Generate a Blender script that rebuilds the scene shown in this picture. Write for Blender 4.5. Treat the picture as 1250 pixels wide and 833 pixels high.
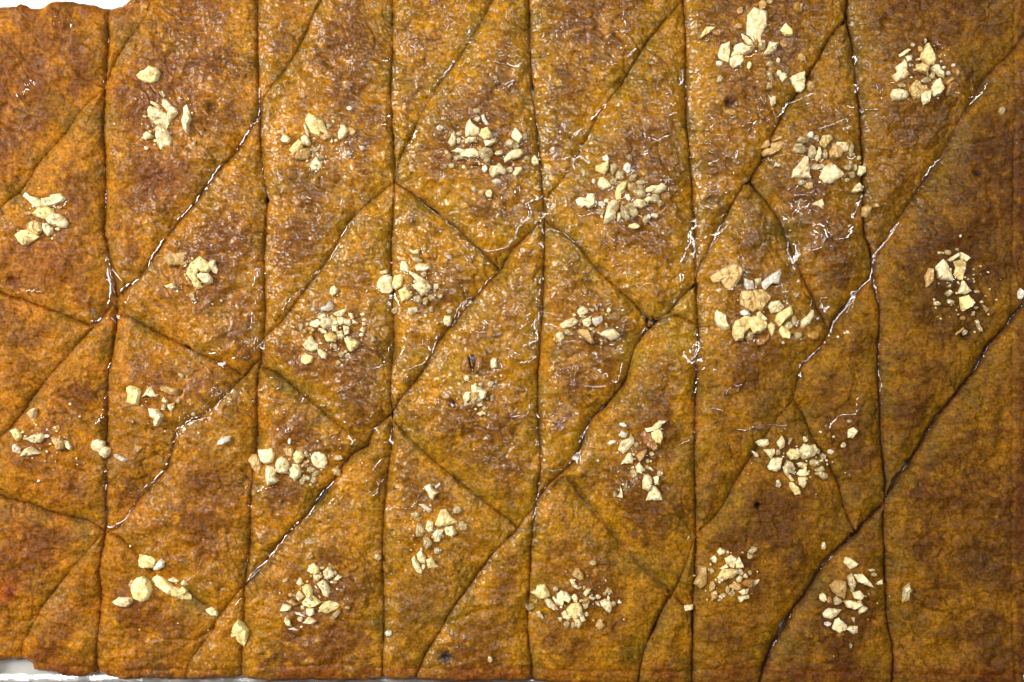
import bpy, math, random
import numpy as np
from collections import deque
from mathutils import Vector

random.seed(7)
RNG = np.random.default_rng(11)
for o in list(bpy.data.objects):
    bpy.data.objects.remove(o)
scene = bpy.context.scene
COL = scene.collection

# ---------------------------------------------------------------- scale
S = 0.00025                      # metres per design unit (a quarter of a millimetre)
CX, CY = 625.0, 416.5
def W(x, y, z=0.0):              # design units (x right, y towards the baker) -> metres
    return ((x - CX) * S, (CY - y) * S, z * S)

# ---------------------------------------------------------------- camera
cam_d = bpy.data.cameras.new('camera')
cam = bpy.data.objects.new('camera', cam_d)
COL.objects.link(cam)
cam_d.sensor_width = 36.0
cam_d.lens = 36.0
cam_d.clip_start = 0.01
cam_d.clip_end = 20.0
cam.location = (0, 0, 0.3125)
cam.rotation_euler = (0, 0, 0)
scene.camera = cam

# ---------------------------------------------------------------- world, lamps, exposure
world = bpy.data.worlds.new('World')
scene.world = world
world.use_nodes = True
bg = world.node_tree.nodes['Background']
bg.inputs[0].default_value = (0.95, 0.95, 1.0, 1)
bg.inputs[1].default_value = 0.09

def lamp(name, loc, size, power, col=(1, 0.97, 0.92), size_y=None):
    d = bpy.data.lights.new(name, 'AREA')
    d.shape = 'RECTANGLE'
    d.size = size
    d.size_y = size_y or size
    d.energy = power
    d.color = col
    o = bpy.data.objects.new(name, d)
    COL.objects.link(o)
    o.location = loc
    o.rotation_euler = (Vector((0, 0, 0)) - Vector(loc)).to_track_quat('-Z', 'Y').to_euler()
    return o
# ceiling panels of the bakery, the near one over the upper left of the tray
lamp('ceiling_panel', (-0.66, 0.20, 0.56), 0.34, 11.5)
lamp('ceiling_tube', (0.05, 0.52, 1.25), 1.10, 8.6, size_y=0.07)
lamp('ceiling_tube', (0.60, 0.36, 1.22), 0.07, 7.4, size_y=0.90)
lamp('ceiling_panel', (-0.45, -0.85, 1.15), 0.14, 1.6)

scene.render.engine = 'CYCLES'
scene.view_settings.view_transform = 'Standard'
scene.view_settings.look = 'None'
scene.view_settings.exposure = 0.0
scene.view_settings.gamma = 1.0
scene.cycles.max_bounces = 8
scene.cycles.transparent_max_bounces = 12
scene.cycles.caustics_reflective = False
scene.cycles.caustics_refractive = False

# ---------------------------------------------------------------- noise helpers
def vnoise(X, Y, scale, seed, ang=0.0, stretch=1.0):
    r = np.random.default_rng(seed)
    ca, sa = math.cos(ang), math.sin(ang)
    U = (X * ca + Y * sa) / scale + 137.31
    V = (-X * sa + Y * ca) / (scale * stretch) + 91.77
    u0 = np.floor(U).astype(int); v0 = np.floor(V).astype(int)
    fu = U - u0; fv = V - v0
    N = 256
    G = r.random((N, N)) * 2 * math.pi
    gx, gy = np.cos(G), np.sin(G)
    fu_ = fu * fu * fu * (fu * (fu * 6 - 15) + 10); fv_ = fv * fv * fv * (fv * (fv * 6 - 15) + 10)
    def g(a, b):
        i = (u0 + a) % N; j = (v0 + b) % N
        return gx[i, j] * (fu - a) + gy[i, j] * (fv - b)
    n = (g(0, 0) * (1 - fu_) + g(1, 0) * fu_) * (1 - fv_) + (g(0, 1) * (1 - fu_) + g(1, 1) * fu_) * fv_
    return n * 1.45                                     # about -1 .. 1
def fbm(X, Y, scale, seed, octv=4, gain=0.5):
    t = 0; a = 1.0; s = 0
    for k in range(octv):
        t = t + a * vnoise(X, Y, scale / 2 ** k, seed + k * 17, ang=0.6 * k + 0.3); s += a; a *= gain
    return t / s
def sm(a, b, x):
    t = np.clip((x - a) / (b - a), 0, 1)
    return t * t * (3 - 2 * t)
def blur(A, sig):
    r = int(math.ceil(sig * 3)); k = np.exp(-0.5 * (np.arange(-r, r + 1) / sig) ** 2); k /= k.sum()
    P = np.pad(A, ((r, r), (0, 0)), mode='edge')
    B = sum(k[i] * P[i:i + A.shape[0]] for i in range(2 * r + 1))
    P = np.pad(B, ((0, 0), (r, r)), mode='edge')
    return sum(k[i] * P[:, i:i + A.shape[1]] for i in range(2 * r + 1))

# ---------------------------------------------------------------- materials
def nt(name):
    m = bpy.data.materials.new(name); m.use_nodes = True
    t = m.node_tree
    return m, t, t.nodes['Principled BSDF'], t.nodes, t.links

def dough_material():
    m, t, b, N, Lk = nt('syrup_soaked_filo')
    at = N.new('ShaderNodeAttribute'); at.attribute_name = 'crust_colour'
    wt = N.new('ShaderNodeAttribute'); wt.attribute_name = 'wet'
    po = N.new('ShaderNodeNewGeometry')
    n1 = N.new('ShaderNodeTexNoise'); n1.inputs['Scale'].default_value = 1250; n1.inputs['Detail'].default_value = 3; n1.inputs['Roughness'].default_value = 0.65
    n2 = N.new('ShaderNodeTexNoise'); n2.inputs['Scale'].default_value = 520; n2.inputs['Detail'].default_value = 5; n2.inputs['Roughness'].default_value = 0.6
    Lk.new(po.outputs['Position'], n1.inputs['Vector']); Lk.new(po.outputs['Position'], n2.inputs['Vector'])
    r = N.new('ShaderNodeMapRange'); r.inputs[1].default_value = 0.36; r.inputs[2].default_value = 0.64; r.inputs[3].default_value = 0.60; r.inputs[4].default_value = 1.36
    Lk.new(n1.outputs['Fac'], r.inputs[0])
    r2 = N.new('ShaderNodeMapRange'); r2.inputs[1].default_value = 0.36; r2.inputs[2].default_value = 0.64; r2.inputs[3].default_value = 0.84; r2.inputs[4].default_value = 1.18
    Lk.new(n2.outputs['Fac'], r2.inputs[0])
    mm = N.new('ShaderNodeMath'); mm.operation = 'MULTIPLY'
    Lk.new(r.outputs[0], mm.inputs[0]); Lk.new(r2.outputs[0], mm.inputs[1])
    mx = N.new('ShaderNodeVectorMath'); mx.operation = 'SCALE'
    Lk.new(at.outputs['Color'], mx.inputs[0]); Lk.new(mm.outputs[0], mx.inputs['Scale'])
    Lk.new(mx.outputs[0], b.inputs['Base Color'])
    b.inputs['Roughness'].default_value = 0.45
    b.inputs['Specular IOR Level'].default_value = 0.12
    rr = N.new('ShaderNodeMapRange'); rr.inputs[3].default_value = 0.24; rr.inputs[4].default_value = 0.06
    Lk.new(wt.outputs['Fac'], rr.inputs[0])
    cw = N.new('ShaderNodeMapRange'); cw.inputs[3].default_value = 0.03; cw.inputs[4].default_value = 0.75
    Lk.new(wt.outputs['Fac'], cw.inputs[0])
    Lk.new(cw.outputs[0], b.inputs['Coat Weight'])
    Lk.new(rr.outputs[0], b.inputs['Coat Roughness'])
    b.inputs['Coat IOR'].default_value = 1.48
    ad = N.new('ShaderNodeMath'); ad.operation = 'ADD'
    Lk.new(n1.outputs['Fac'], ad.inputs[0]); Lk.new(n2.outputs['Fac'], ad.inputs[1])
    bp = N.new('ShaderNodeBump'); bp.inputs['Strength'].default_value = 0.75; bp.inputs['Distance'].default_value = 0.0005
    Lk.new(ad.outputs[0], bp.inputs['Height'])
    Lk.new(bp.outputs[0], b.inputs['Normal'])
    bp2 = N.new('ShaderNodeBump'); bp2.inputs['Strength'].default_value = 0.75; bp2.inputs['Distance'].default_value = 0.0005
    n3 = N.new('ShaderNodeTexNoise'); n3.inputs['Scale'].default_value = 820; n3.inputs['Detail'].default_value = 1.0
    Lk.new(po.outputs['Position'], n3.inputs['Vector'])
    Lk.new(n3.outputs['Fac'], bp2.inputs['Height'])
    Lk.new(bp2.outputs[0], b.inputs['Coat Normal'])
    return m

def syrup_material(name='clear_syrup', f0=0.09, rough=0.05):
    m = bpy.data.materials.new(name); m.use_nodes = True
    t = m.node_tree; N = t.nodes; Lk = t.links
    for n in list(N): N.remove(n)
    out = N.new('ShaderNodeOutputMaterial'); tr = N.new('ShaderNodeBsdfTransparent'); gl = N.new('ShaderNodeBsdfGlossy')
    tr.inputs[0].default_value = (1.0, 0.975, 0.90, 1); gl.inputs['Roughness'].default_value = rough
    # reflectance of the film, the same from either side of the thin layer
    g = N.new('ShaderNodeNewGeometry'); dt = N.new('ShaderNodeVectorMath'); dt.operation = 'DOT_PRODUCT'
    Lk.new(g.outputs['Normal'], dt.inputs[0]); Lk.new(g.outputs['Incoming'], dt.inputs[1])
    def mth(op, a, v=None, v0=None):
        n = N.new('ShaderNodeMath'); n.operation = op
        if a is not None: Lk.new(a, n.inputs[0] if v0 is None else n.inputs[1])
        if v is not None: n.inputs[1].default_value = v
        if v0 is not None: n.inputs[0].default_value = v0
        return n.outputs[0]
    c1 = mth('ABSOLUTE', dt.outputs['Value']); c2 = mth('SUBTRACT', c1, v0=1.0); c3 = mth('POWER', c2, 5.0)
    c4 = mth('MULTIPLY', c3, 1 - f0); c5 = mth('ADD', c4, f0)
    mx = N.new('ShaderNodeMixShader')
    Lk.new(c5, mx.inputs[0]); Lk.new(tr.outputs[0], mx.inputs[1]); Lk.new(gl.outputs[0], mx.inputs[2])
    Lk.new(mx.outputs[0], out.inputs[0])
    return m

def nut_material(name, c1, c2, rough, coat, scale=700, vein=False):
    m, t, b, N, Lk = nt(name)
    po = N.new('ShaderNodeNewGeometry')
    n1 = N.new('ShaderNodeTexNoise'); n1.inputs['Scale'].default_value = scale; n1.inputs['Detail'].default_value = 4
    Lk.new(po.outputs['Position'], n1.inputs['Vector'])
    cr = N.new('ShaderNodeValToRGB'); e = cr.color_ramp.elements
    e[0].position = 0.34; e[0].color = (*c2, 1); e[1].position = 0.60; e[1].color = (*c1, 1)
    if vein:
        wv = N.new('ShaderNodeTexWave'); wv.inputs['Scale'].default_value = 130; wv.inputs['Distortion'].default_value = 11; wv.inputs['Detail'].default_value = 3
        wv.inputs['Detail Scale'].default_value = 2
        Lk.new(po.outputs['Position'], wv.inputs['Vector'])
        e[0].position = 0.0; e[1].position = 0.22
        Lk.new(wv.outputs['Fac'], cr.inputs[0])
    else:
        Lk.new(n1.outputs['Fac'], cr.inputs[0])
    sk = N.new('ShaderNodeTexNoise'); sk.inputs['Scale'].default_value = 330; sk.inputs['Detail'].default_value = 3
    Lk.new(po.outputs['Position'], sk.inputs['Vector'])
    sr = N.new('ShaderNodeMapRange'); sr.inputs[1].default_value = 0.57; sr.inputs[2].default_value = 0.66; sr.inputs[3].default_value = 0; sr.inputs[4].default_value = 0.65
    Lk.new(sk.outputs['Fac'], sr.inputs[0])
    sx = N.new('ShaderNodeMix'); sx.data_type = 'RGBA'; sx.inputs[7].default_value = (0.40, 0.21, 0.05, 1)
    Lk.new(sr.outputs[0], sx.inputs[0]); Lk.new(cr.outputs[0], sx.inputs[6])
    Lk.new(sx.outputs[2], b.inputs['Base Color'])
    b.inputs['Roughness'].default_value = rough
    b.inputs['Coat Weight'].default_value = coat
    b.inputs['Coat Roughness'].default_value = 0.12
    b.inputs['Subsurface Weight'].default_value = 0.0
    bp = N.new('ShaderNodeBump'); bp.inputs['Strength'].default_value = 0.8; bp.inputs['Distance'].default_value = 0.0004
    n2 = N.new('ShaderNodeTexNoise'); n2.inputs['Scale'].default_value = 1400; n2.inputs['Detail'].default_value = 3
    Lk.new(po.outputs['Position'], n2.inputs['Vector']); Lk.new(n2.outputs['Fac'], bp.inputs['Height'])
    Lk.new(bp.outputs[0], b.inputs['Normal'])
    return m
NUTM = {
 'c': nut_material('cream_nut', (0.86, 0.77, 0.48), (0.62, 0.47, 0.22), 0.5, 0.15),
 'y': nut_material('yellow_nut', (0.86, 0.73, 0.34), (0.66, 0.48, 0.17), 0.45, 0.2),
 't': nut_material('tan_nut', (0.58, 0.38, 0.14), (0.40, 0.22, 0.06), 0.5, 0.3),
 'v': nut_material('veined_nut', (0.66, 0.47, 0.18), (0.34, 0.17, 0.04), 0.5, 0.3, vein=True),
 'w': nut_material('wet_nut', (0.50, 0.40, 0.21), (0.30, 0.21, 0.08), 0.3, 1.0),
 'p': nut_material('pale_highlight_nut', (0.74, 0.70, 0.60), (0.54, 0.46, 0.34), 0.25, 1.0),  # pale bits, their pinkish-white highlight put into the colour
 'b': nut_material('brown_nut', (0.38, 0.17, 0.03), (0.18, 0.065, 0.012), 0.4, 0.8),
 'r': nut_material('dark_red_nut', (0.085, 0.016, 0.006), (0.04, 0.008, 0.004), 0.35, 0.9),
 'o': nut_material('amber_nut', (0.38, 0.19, 0.015), (0.25, 0.11, 0.01), 0.4, 0.8),
}
# ---------------------------------------------------------------- the cuts
# each: depth factor, half gap, points
def P(s):
    return [tuple(float(v) for v in q.split(',')) for q in s.split()]
def crop(s, x0, y0, f):
    return [(x0 + a * f, y0 + b * f) for a, b in P(s)]
CUTS = [
 (1.0, .55, P('129,-26 127,60 125,100 123,141 124,200 124,280 129,304 136,345 138,381 134,428 129,458 126,522 128,573 126,610 126,650 119,697 118,755 114,822 113,845')),
 (0.9, .45, P('313,-26 313,60 314,101 316,134 317,202 324,242 321,290 321,350 321,404 316,440 312,472 311,539 306,587 302,671 297,718 296,755 293,802 291,845')),
 (0.8, .35, P('478,-26 478,67 476,118 480,185 481,222 478,280 476,300 478,371 480,414 476,472 478,505 477,550 473,573 468,620 466,687 468,755 466,812 466,845')),
 (0.9, .40, P('645,-26 648,67 650,108 655,151 660,202 665,262 664,337 662,388 657,455 657,505 660,550 660,573 655,613 650,650 647,704 644,768 650,822 651,845')),
 (1.0, .50, P('835,-26 839,67 840,151 847,235 850,280 850,300 851,344 854,398 852,455 850,505 849,560 850,590 851,654 849,704 847,761 847,845')),
 (1.05, .85, P('1038,-26 1036,23 1044,60 1048,101 1054,151 1056,218 1058,280 1066,304 1068,330 1071,350 1076,381 1076,438 1076,488 1080,550 1083,580 1082,620 1081,637 1083,687 1086,755 1093,795 1091,845')),
 (0.45, .15, P('-62,318 0,252 24,232 54,188 81,158 97,133 124,108')),
 (0.40, .12, P('124,108 140,70 158,44 178,17 190,-26')),
 (0.7, .30, P('-62,590 0,532 13,522 37,485 60,458 91,421 116,393 138,366')),
 (0.9, .35, P('136,366 145,357 168,340 181,320 215,271 235,249 255,218 282,188 316,138')),
 (0.6, .25, P('316,134 320,121 344,87 360,64 381,20 405,-26')),
 (0.5, .20, P('24,850 24,790 30,778 50,741 84,697 126,650')),
 (0.6, .20, P('126,650 144,644 168,610 201,573 215,525 250,505 279,478 296,460')),
 (0.9, .35, P('296,460 316,438')),
 (0.7, .25, P('316,430 320,414 344,391 367,361 397,320 424,273 451,245 481,222')),
 (0.55, .15, P('481,222 488,191 502,165 515,134 532,107 559,71 586,30 612,-26')),
 (0.6, .20, P('218,850 228,812 235,802 255,775 265,755 292,721 298,716')),
 (0.9, .55, P('298,716 313,701 340,664 367,637 387,613 407,587 420,565 430,555 448,545')),
 (0.9, .35, P('448,545 456,525 478,505')),
 (0.75, .25, P('478,505 488,488 515,455 535,418 559,388 582,361 611,330')),
 (0.8, .30, P('611,330 622,310 640,290 664,268')),
 (0.55, .15, P('664,268 670,239 687,218 711,178 734,134 758,104')),
 (0.8, .35, P('758,104 788,54 815,20 836,-3')),
 (0.8, .35, P('500,850 518,802 532,781 552,745 572,718 602,677 632,648')),
 (0.8, .30, P('632,648 640,634 653,622')),
 (1.0, .55, P('655,613 670,592 687,578 704,560 721,515 741,495 765,465 775,428 795,397')),
 (0.9, .35, P('795,395 815,384 835,361 851,347')),
 (0.8, .35, P('851,340 855,324 869,300 880,280 892,255 909,225 917,222')),
 (1.0, .40, P('917,222 936,188 940,175 960,134 977,111 1001,71 1018,40 1037,22')),
 (1.35, 2.0, P('925,850 937,812 957,771 981,734 1007,694 1044,654 1082,617')),
 (1.35, 2.0, P('1082,612 1095,587 1112,570 1122,553 1145,515 1169,482 1196,451 1212,421 1233,398 1262,362')),
 (0.7, .25, P('851,654 879,627 902,587 916,563 947,515 970,488')),
 (0.6, .15, P('970,488 977,460 985,443 1000,430 1014,404')),
 (0.9, .50, P('1014,404 1028,381 1054,351 1069,332')),
 (0.9, .45, P('1069,332 1070,314 1088,287 1095,276 1128,228 1152,192 1175,144 1189,124 1209,91 1236,64 1262,30')),
 (0.5, .20, P('851,656 840,685 822,728')),
 (0.9, .60, P('822,728 810,745 798,771 786,800 778,850')),
 (0.8, .30, P('-62,335 0,359 27,367 67,381 108,398 116,393')),
 (0.8, .30, P('137,384 158,388 185,404 228,425 262,441 296,460')),
 (0.6, .22, P('314,448 330,453 344,462 374,488 411,519 430,532 448,545')),
 (0.8, .30, P('477,512 502,539 528,563 549,580 586,610 622,637 632,648')),
 (0.8, .35, P('481,222 502,235 528,255 559,279 569,290 592,310 611,330')),
 (0.8, .35, P('664,268 701,294 734,334 761,357 782,378 795,395')),
 (0.6, .20, P('795,395 820,386 835,388 854,398')),
 (0.8, .35, P('917,222 937,245 954,269 957,277 970,307 982,337 997,367 1014,404')),
 (0.8, .40, P('970,488 984,509 994,536 1014,566 1028,597 1034,624 1046,652')),
 (0.9, .45, P('-62,585 0,607 34,617 67,629 108,639 126,650')),
 (0.6, .20, P('126,650 144,657 161,674 188,705 235,731 265,755')),
 (0.8, .40, P('668,604 690,583 701,593 724,624 758,664 788,697 822,728')),
 (0.7, .30, P('822,728 835,740 849,748')),
]
# shallow creases in the filo that do not cut through
CREASES = [
 (2.2, 2.0, P('100,135 112,141 124,147')), (2.5, 2.5, P('276,97 292,100 305,110 316,118')),
 (3.0, 2.5, P('121,776 161,768 188,778 235,783 259,768 263,755')), (2.0, 2.0, P('0,755 34,761 40,752')),
 (2.5, 1.8, P('905,790 925,803 938,818')), (2.5, 2.0, P('1190,672 1203,672 1215,682 1226,680')),
 (2.2, 2.5, P('1239,-26 1240,120 1237,300 1238,500 1236,700 1240,850')),
 (2.0, 2.5, P('-60,800 60,812 114,818 250,820 400,812 470,818 640,818 800,822 937,818 1100,824 1250,824')),
 (1.5, 2.0, P('0,215 24,232')), (2.0, 1.8, P('611,330 625,334 634,341')),
 (2.0, 2.0, P('700,700 740,690 770,700')), (1.8, 2.0, P('1010,420 1030,430 1045,455 1050,475')),
 (1.5, 2.5, P('150,230 200,210 240,160')), (1.5, 2.5, P('550,760 600,745 640,762')),
 (1.6, 2.2, P('860,755 900,748 930,752')), (1.6, 2.0, P('1100,720 1130,745 1160,750 1190,775')),
 (1.6, 2.0, P('1110,640 1150,655 1170,690')), (1.6, 2.0, P('20,300 60,290 90,320')),
 (1.6, 2.0, P('180,560 215,540 240,545')), (1.6, 2.0, P('700,790 760,770 786,778')),
]
HOLES = [(796,394,4.6,7), (1050,657,4.0,8), (962,768,3.0,6), (324,244,2.4,4), (651,106,2.0,5), (1113,568,2.6,6), (1020,690,1.6,10),
         (393,604,1.8,12), (738,497,1.8,6), (478,505,1.2,6), (301,466,1.6,6), (1036,22,1.6,7), (917,224,1.5,6), (845,760,1.6,14), (798,770,1.6,8), (1165,486,.9,14),
         (850,350,1.3,6), (228,425,1.5,4), (530,256,1.0,7), (1096,588,1.0,12)]
PITS = [(258,130,7,6), (1193,211,5,5), (893,128,8,6), (1180,408,9,6), (1134,53,5,7), (543,803,8,5), (926,618,3.5,9), (12,342,7,4), (552,492,5,3), (576,443,14,1.5), (20,724,12,-3), (883,140,5,3),
        (206,395,9,-2), (375,210,12,-1.5)]

TOP = P('-60,7 0,6 16,5 20,2 27,3 31,6 44,7 52,5 60,-1 75,-2 92,0 108,2 120,5 132,6 143,3 154,-3 168,-9 200,-15 330,-18 500,-19 760,-18 1000,-19 1262,-18')
RIGHT = P('1263,60 1261,200 1262,420 1260,600 1262,760 1255,824')
BOT = P('1246,841 1100,843 900,842 760,840 700,838 640,836 600,834 560,836 500,834 440,835 380,833 330,836 300,834 255,832 215,835 180,832 150,833 120,829 95,831 75,829 60,825 48,824 36,822 33,815 24,811 8,809 -10,811 -60,812')
OUTLINE = TOP + RIGHT + BOT

PIECES = [  # seed x, seed y, label
 (50,60,'dark glossy bare pastry piece in the top left corner under the tray rim'),
 (60,320,'pastry piece at the left edge carrying the stacked pale walnut flakes'),
 (20,430,'narrow bare pastry triangle halfway down the left edge, pointing right'),
 (90,480,'pastry piece at the left edge carrying the loose row of walnut bits'),
 (30,680,'purplish brown pastry piece, lower left edge, with an orange swelling'),
 (95,740,'small bare pastry wedge in the bottom left corner beside the torn edge'),
 (146,15,'small amber pastry triangle at the top edge, second column'),
 (220,110,'large brown pastry piece at the upper left with a lone walnut lump and dark pit'),
 (250,290,'pastry piece in the second column carrying the curled walnut half'),
 (190,460,'pastry triangle in the second column carrying small angular walnut chips'),
 (230,600,'bare brown pastry piece in the second column with one white crumb near its top'),
 (180,760,'wrinkled pastry piece at the bottom left carrying round and long walnut pieces'),
 (280,800,'small pastry wedge at the bottom edge with the yellow diamond walnut flake'),
 (340,40,'small bare pastry triangle at the top edge, third column'),
 (400,100,'long pastry piece at the top, third column, with a jagged pale flake on it'),
 (410,350,'pastry piece in the third column carrying the densest heap of fine walnut crumbs'),
 (335,620,'pastry piece in the third column carrying a line of rounded walnut lumps'),
 (430,700,'pastry piece at the bottom, third column, carrying the upright walnut pile'),
 (520,50,'bare amber pastry triangle at the top edge, fourth column'),
 (600,120,'pastry piece at the top centre carrying the widely scattered walnut pile'),
 (500,300,'pastry triangle left of centre carrying yellow walnut cubes beside the upright cut'),
 (600,540,'pastry piece at the centre carrying a red-brown nut fragment'),
 (500,740,'pastry triangle in the fourth column carrying walnut bits in a tall S-shaped line'),
 (600,760,'bare pastry piece at the bottom edge, fourth column, with a dark grey spot'),
 (700,80,'bare glinting pastry triangle at the top edge, fifth column'),
 (790,170,'pastry piece right of the top centre carrying the thick syrupy walnut heap'),
 (700,350,'flooded pastry piece at the centre carrying small walnut bits ringed by syrup'),
 (838,372,'tiny bare pastry triangle just right of the round hole near the centre'),
 (800,470,'pastry piece right of centre carrying the walnut cluster with a brown-skinned shard'),
 (700,680,'pastry triangle at the bottom centre carrying the wide flaky walnut pile'),
 (828,800,'small bare pastry wedge at the bottom edge, fifth column'),
 (840,712,'narrow bare pastry sliver against the upright cut above the square walnut crumb'),
 (870,90,'pastry piece at the top right carrying the tall pale walnut flake'),
 (1010,320,'wet pastry piece at the right with white syrup squiggles under its walnuts'),
 (900,290,'pastry piece right of centre carrying the largest ridged walnut pieces'),
 (1040,450,'pastry piece, sixth column, with a single crumb inside a dull syrup outline'),
 (920,650,'large dull pastry piece at the lower right with two walnut piles'),
 (1060,760,'pastry triangle at the lower right beside a wide black cut, carrying one pile'),
 (1100,180,'pastry piece in the top right corner carrying walnuts with a white oval chip'),
 (1120,400,'pastry piece halfway down the right edge carrying a broken line of walnut chips'),
 (1170,760,'large plain dark pastry piece in the bottom right corner'),
]

# ---------------------------------------------------------------- syrup beads (edges of the syrup film)
C1=(0,0,.336); C2=(300,0,.336); C3=(600,0,.336); C4=(910,0,.336); C5=(0,270,.336); C6=(300,270,.336); C7=(600,270,.336); C8=(910,270,.336)
D1=(0,553,.336); D2=(300,553,.336); D3=(600,553,.336)
BEADS = [
 (C5,'380,130 392,200 402,260 385,320 350,365 320,365|435,260 460,235 495,220 510,200|535,165 560,115 600,60|945,170 920,240 950,260 925,300|915,330 920,370 900,400|930,420 925,470 900,500 840,500|775,690 760,720 700,720 660,750 640,760 645,790 610,830|385,550 400,515|380,640 370,690 345,750|760,480 800,485 800,460'),
 (C6,'380,10 345,65 310,75|345,80 300,150 240,205|210,240 160,290 130,330|525,450 520,495 490,530 455,545|1000,10 970,80 940,100 880,115 850,100|915,180 870,235 840,270 800,290 770,330 760,380 720,385|800,240 805,290|475,690 450,725 400,740 350,730|700,410 690,460 650,520 590,540|560,500 590,450|815,405 870,405|590,560 590,580 565,575|940,460 990,490 1000,530|725,570 715,600 680,600|960,710 1005,715|700,650 690,680 660,680|220,630 205,660 160,660|745,470 735,495 705,490|920,500 925,540 895,550|155,750 150,770 110,760|390,790 385,830|340,790 345,830'),
 (C7,'110,10 85,50 65,95 0,110|180,200 185,250 165,300 185,330 150,380 165,430 110,460|50,480 100,515 150,510 155,485|725,30 720,90 685,155|690,180 695,250 660,300 610,290|745,60 770,75 785,50|790,50 820,50 860,15|515,230 540,245 575,225|450,325 490,325 505,300|485,355 490,380 475,400 440,385|470,400 485,430 475,465 450,465|475,470 480,530 465,580 400,605 330,600 270,595 265,580|240,555 235,580 215,590|250,450 310,435|385,435 430,450 450,465|160,700 170,715 195,715 195,690|350,715 360,740 320,820|165,750 170,790 165,830|745,405 755,460 735,510 755,560 745,650 745,705|755,465 780,465|765,545 775,540 770,530|775,690 820,685 850,700 850,715|850,630 880,605 915,597|790,760 750,765 720,800 680,820|145,660 135,710 70,715|300,660 305,680|225,700 235,705 220,715|885,765 950,760 1005,750'),
 (C8,'400,10 370,60 320,70|290,60 280,100 230,110|180,75 190,110 178,160|235,30 290,60 280,20 235,10|565,0 530,60 480,120 470,200 420,245 370,310 325,370 310,430 260,480 215,520 205,560 215,580|475,230 485,250|265,280 290,280|300,280 280,285 280,315 295,320|410,640 405,700 350,710 315,745 315,790|0,760 60,745 140,745 155,765'),
 (C3,'140,100 130,180 90,245 60,230|60,320 80,300|350,440 400,395 420,370|290,510 330,460|240,580 290,570|640,425 690,390|540,580 570,550|560,500 600,510 650,490|305,790 370,780 390,760|100,820 140,780 130,740 170,720|780,600 830,580|700,240 690,310|490,210 530,170|770,740 800,760'),
 (C2,'665,335 720,270 765,210|490,220 520,210 510,165|485,455 515,440 515,400|585,530 605,520 620,460|350,520 425,500|970,240 1000,245|250,630 290,610|310,750 350,750 355,720|930,320 975,290|1010,790 980,830'),
 (C4,'815,380 860,340 885,295|655,660 680,610 715,575|405,190 405,230|405,290 412,345|125,430 150,380 200,360 250,335|75,560 100,580 145,560|430,700 405,760 375,830|130,780 150,800 170,790|230,740 215,765|85,430 110,445|260,470 310,455 370,430|370,380 430,405 480,395'),
 (C1,'945,310 945,400 925,440 855,545|805,590 740,690 700,745 640,800'),
 (D1,'380,60 375,140 385,270 420,270 460,240 495,170 470,160|470,150 520,135 580,80 610,30 600,0|1010,350 950,415 910,450 900,490|880,530 850,570|930,150 970,120'),
 (D2,'330,100 270,160 235,230 180,270 100,370 60,420 10,470|500,20 465,70 485,120 475,165|35,150 110,120|320,190 380,150|510,235 520,205 600,205 620,180|540,95 560,110 590,80'),
 (D3,'310,10 260,65 190,68 180,120 165,200 150,290|110,285 130,280|165,5 190,30 210,30'),
]
# small glinting squiggles: x, y, radius, how many
CURLS = [(690,40,22,10),(760,25,20,6),(745,70,20,8),(620,60,22,12),(610,100,15,6),(575,45,12,5),(820,125,12,5),(800,165,22,12),(860,165,28,16),(920,150,22,12),(690,160,16,8),
 (740,290,25,16),(760,325,18,12),(700,215,14,6),(815,225,12,8),(560,170,16,6),(540,215,14,6),(620,235,16,8),(1000,130,18,8),(1035,150,10,5),(970,255,22,22),(1000,285,20,18),(985,240,18,10),
 (640,400,18,12),(630,380,12,8),(700,450,22,16),(690,335,14,8),(715,365,12,6),(610,470,16,8),(630,505,14,8),(520,420,14,8),(500,480,10,5),(460,350,10,4),(400,150,8,2),(420,190,12,8),(390,200,10,6),
 (270,480,12,14),(250,500,14,12),(225,515,12,8),(300,500,8,3),(270,310,10,5),(300,420,10,8),(310,330,8,6),(330,480,12,6),(420,480,14,8),(440,430,10,6),(345,500,10,4),(540,330,16,8),(570,320,10,6),
 (905,330,16,10),(955,350,14,8),(935,120,14,8),(1080,110,10,4),(1120,220,14,5),(1150,60,14,5),(1190,110,10,3),(80,30,12,3),(30,110,14,4),(120,100,8,3),(60,260,10,3),(40,360,10,4),(110,380,8,4),(230,130,12,2),
 (470,140,8,4),(510,60,12,6),(545,40,10,5),(570,500,16,6),(620,550,14,5),(690,510,10,5),(720,530,10,3),(460,595,10,5),(450,570,8,4),(515,610,10,4),(400,560,10,4),(300,590,8,2),(330,690,8,3),(310,700,8,4),
 (870,235,14,8),(880,260,8,5),(900,200,10,5),(1090,240,10,3),(1075,140,8,2),(640,150,8,3),(650,420,8,5),(590,400,12,5),(500,270,10,4),(440,240,10,4),(385,250,8,3)]
# how high the syrup stands: x, y, radius, rise
FLOOD = [(700,460,95,3.2),(790,440,60,1.5),(640,310,80,2.2),(1000,320,55,1.6),(1030,390,50,2.6),(860,470,60,2.2),(520,420,80,2.0),(450,560,50,2.2),(280,530,70,2.6),(300,450,45,2.4),(135,360,35,1.8),
         (560,260,80,1.6),(860,300,42,1.2),(690,580,40,2.6),(400,430,60,1.2),(300,640,60,1.4),(590,190,70,1.2),(155,610,40,1.8),(740,230,80,1.4),(880,540,60,1.6),(1050,500,60,1.2),(400,600,60,1.2)]
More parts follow.
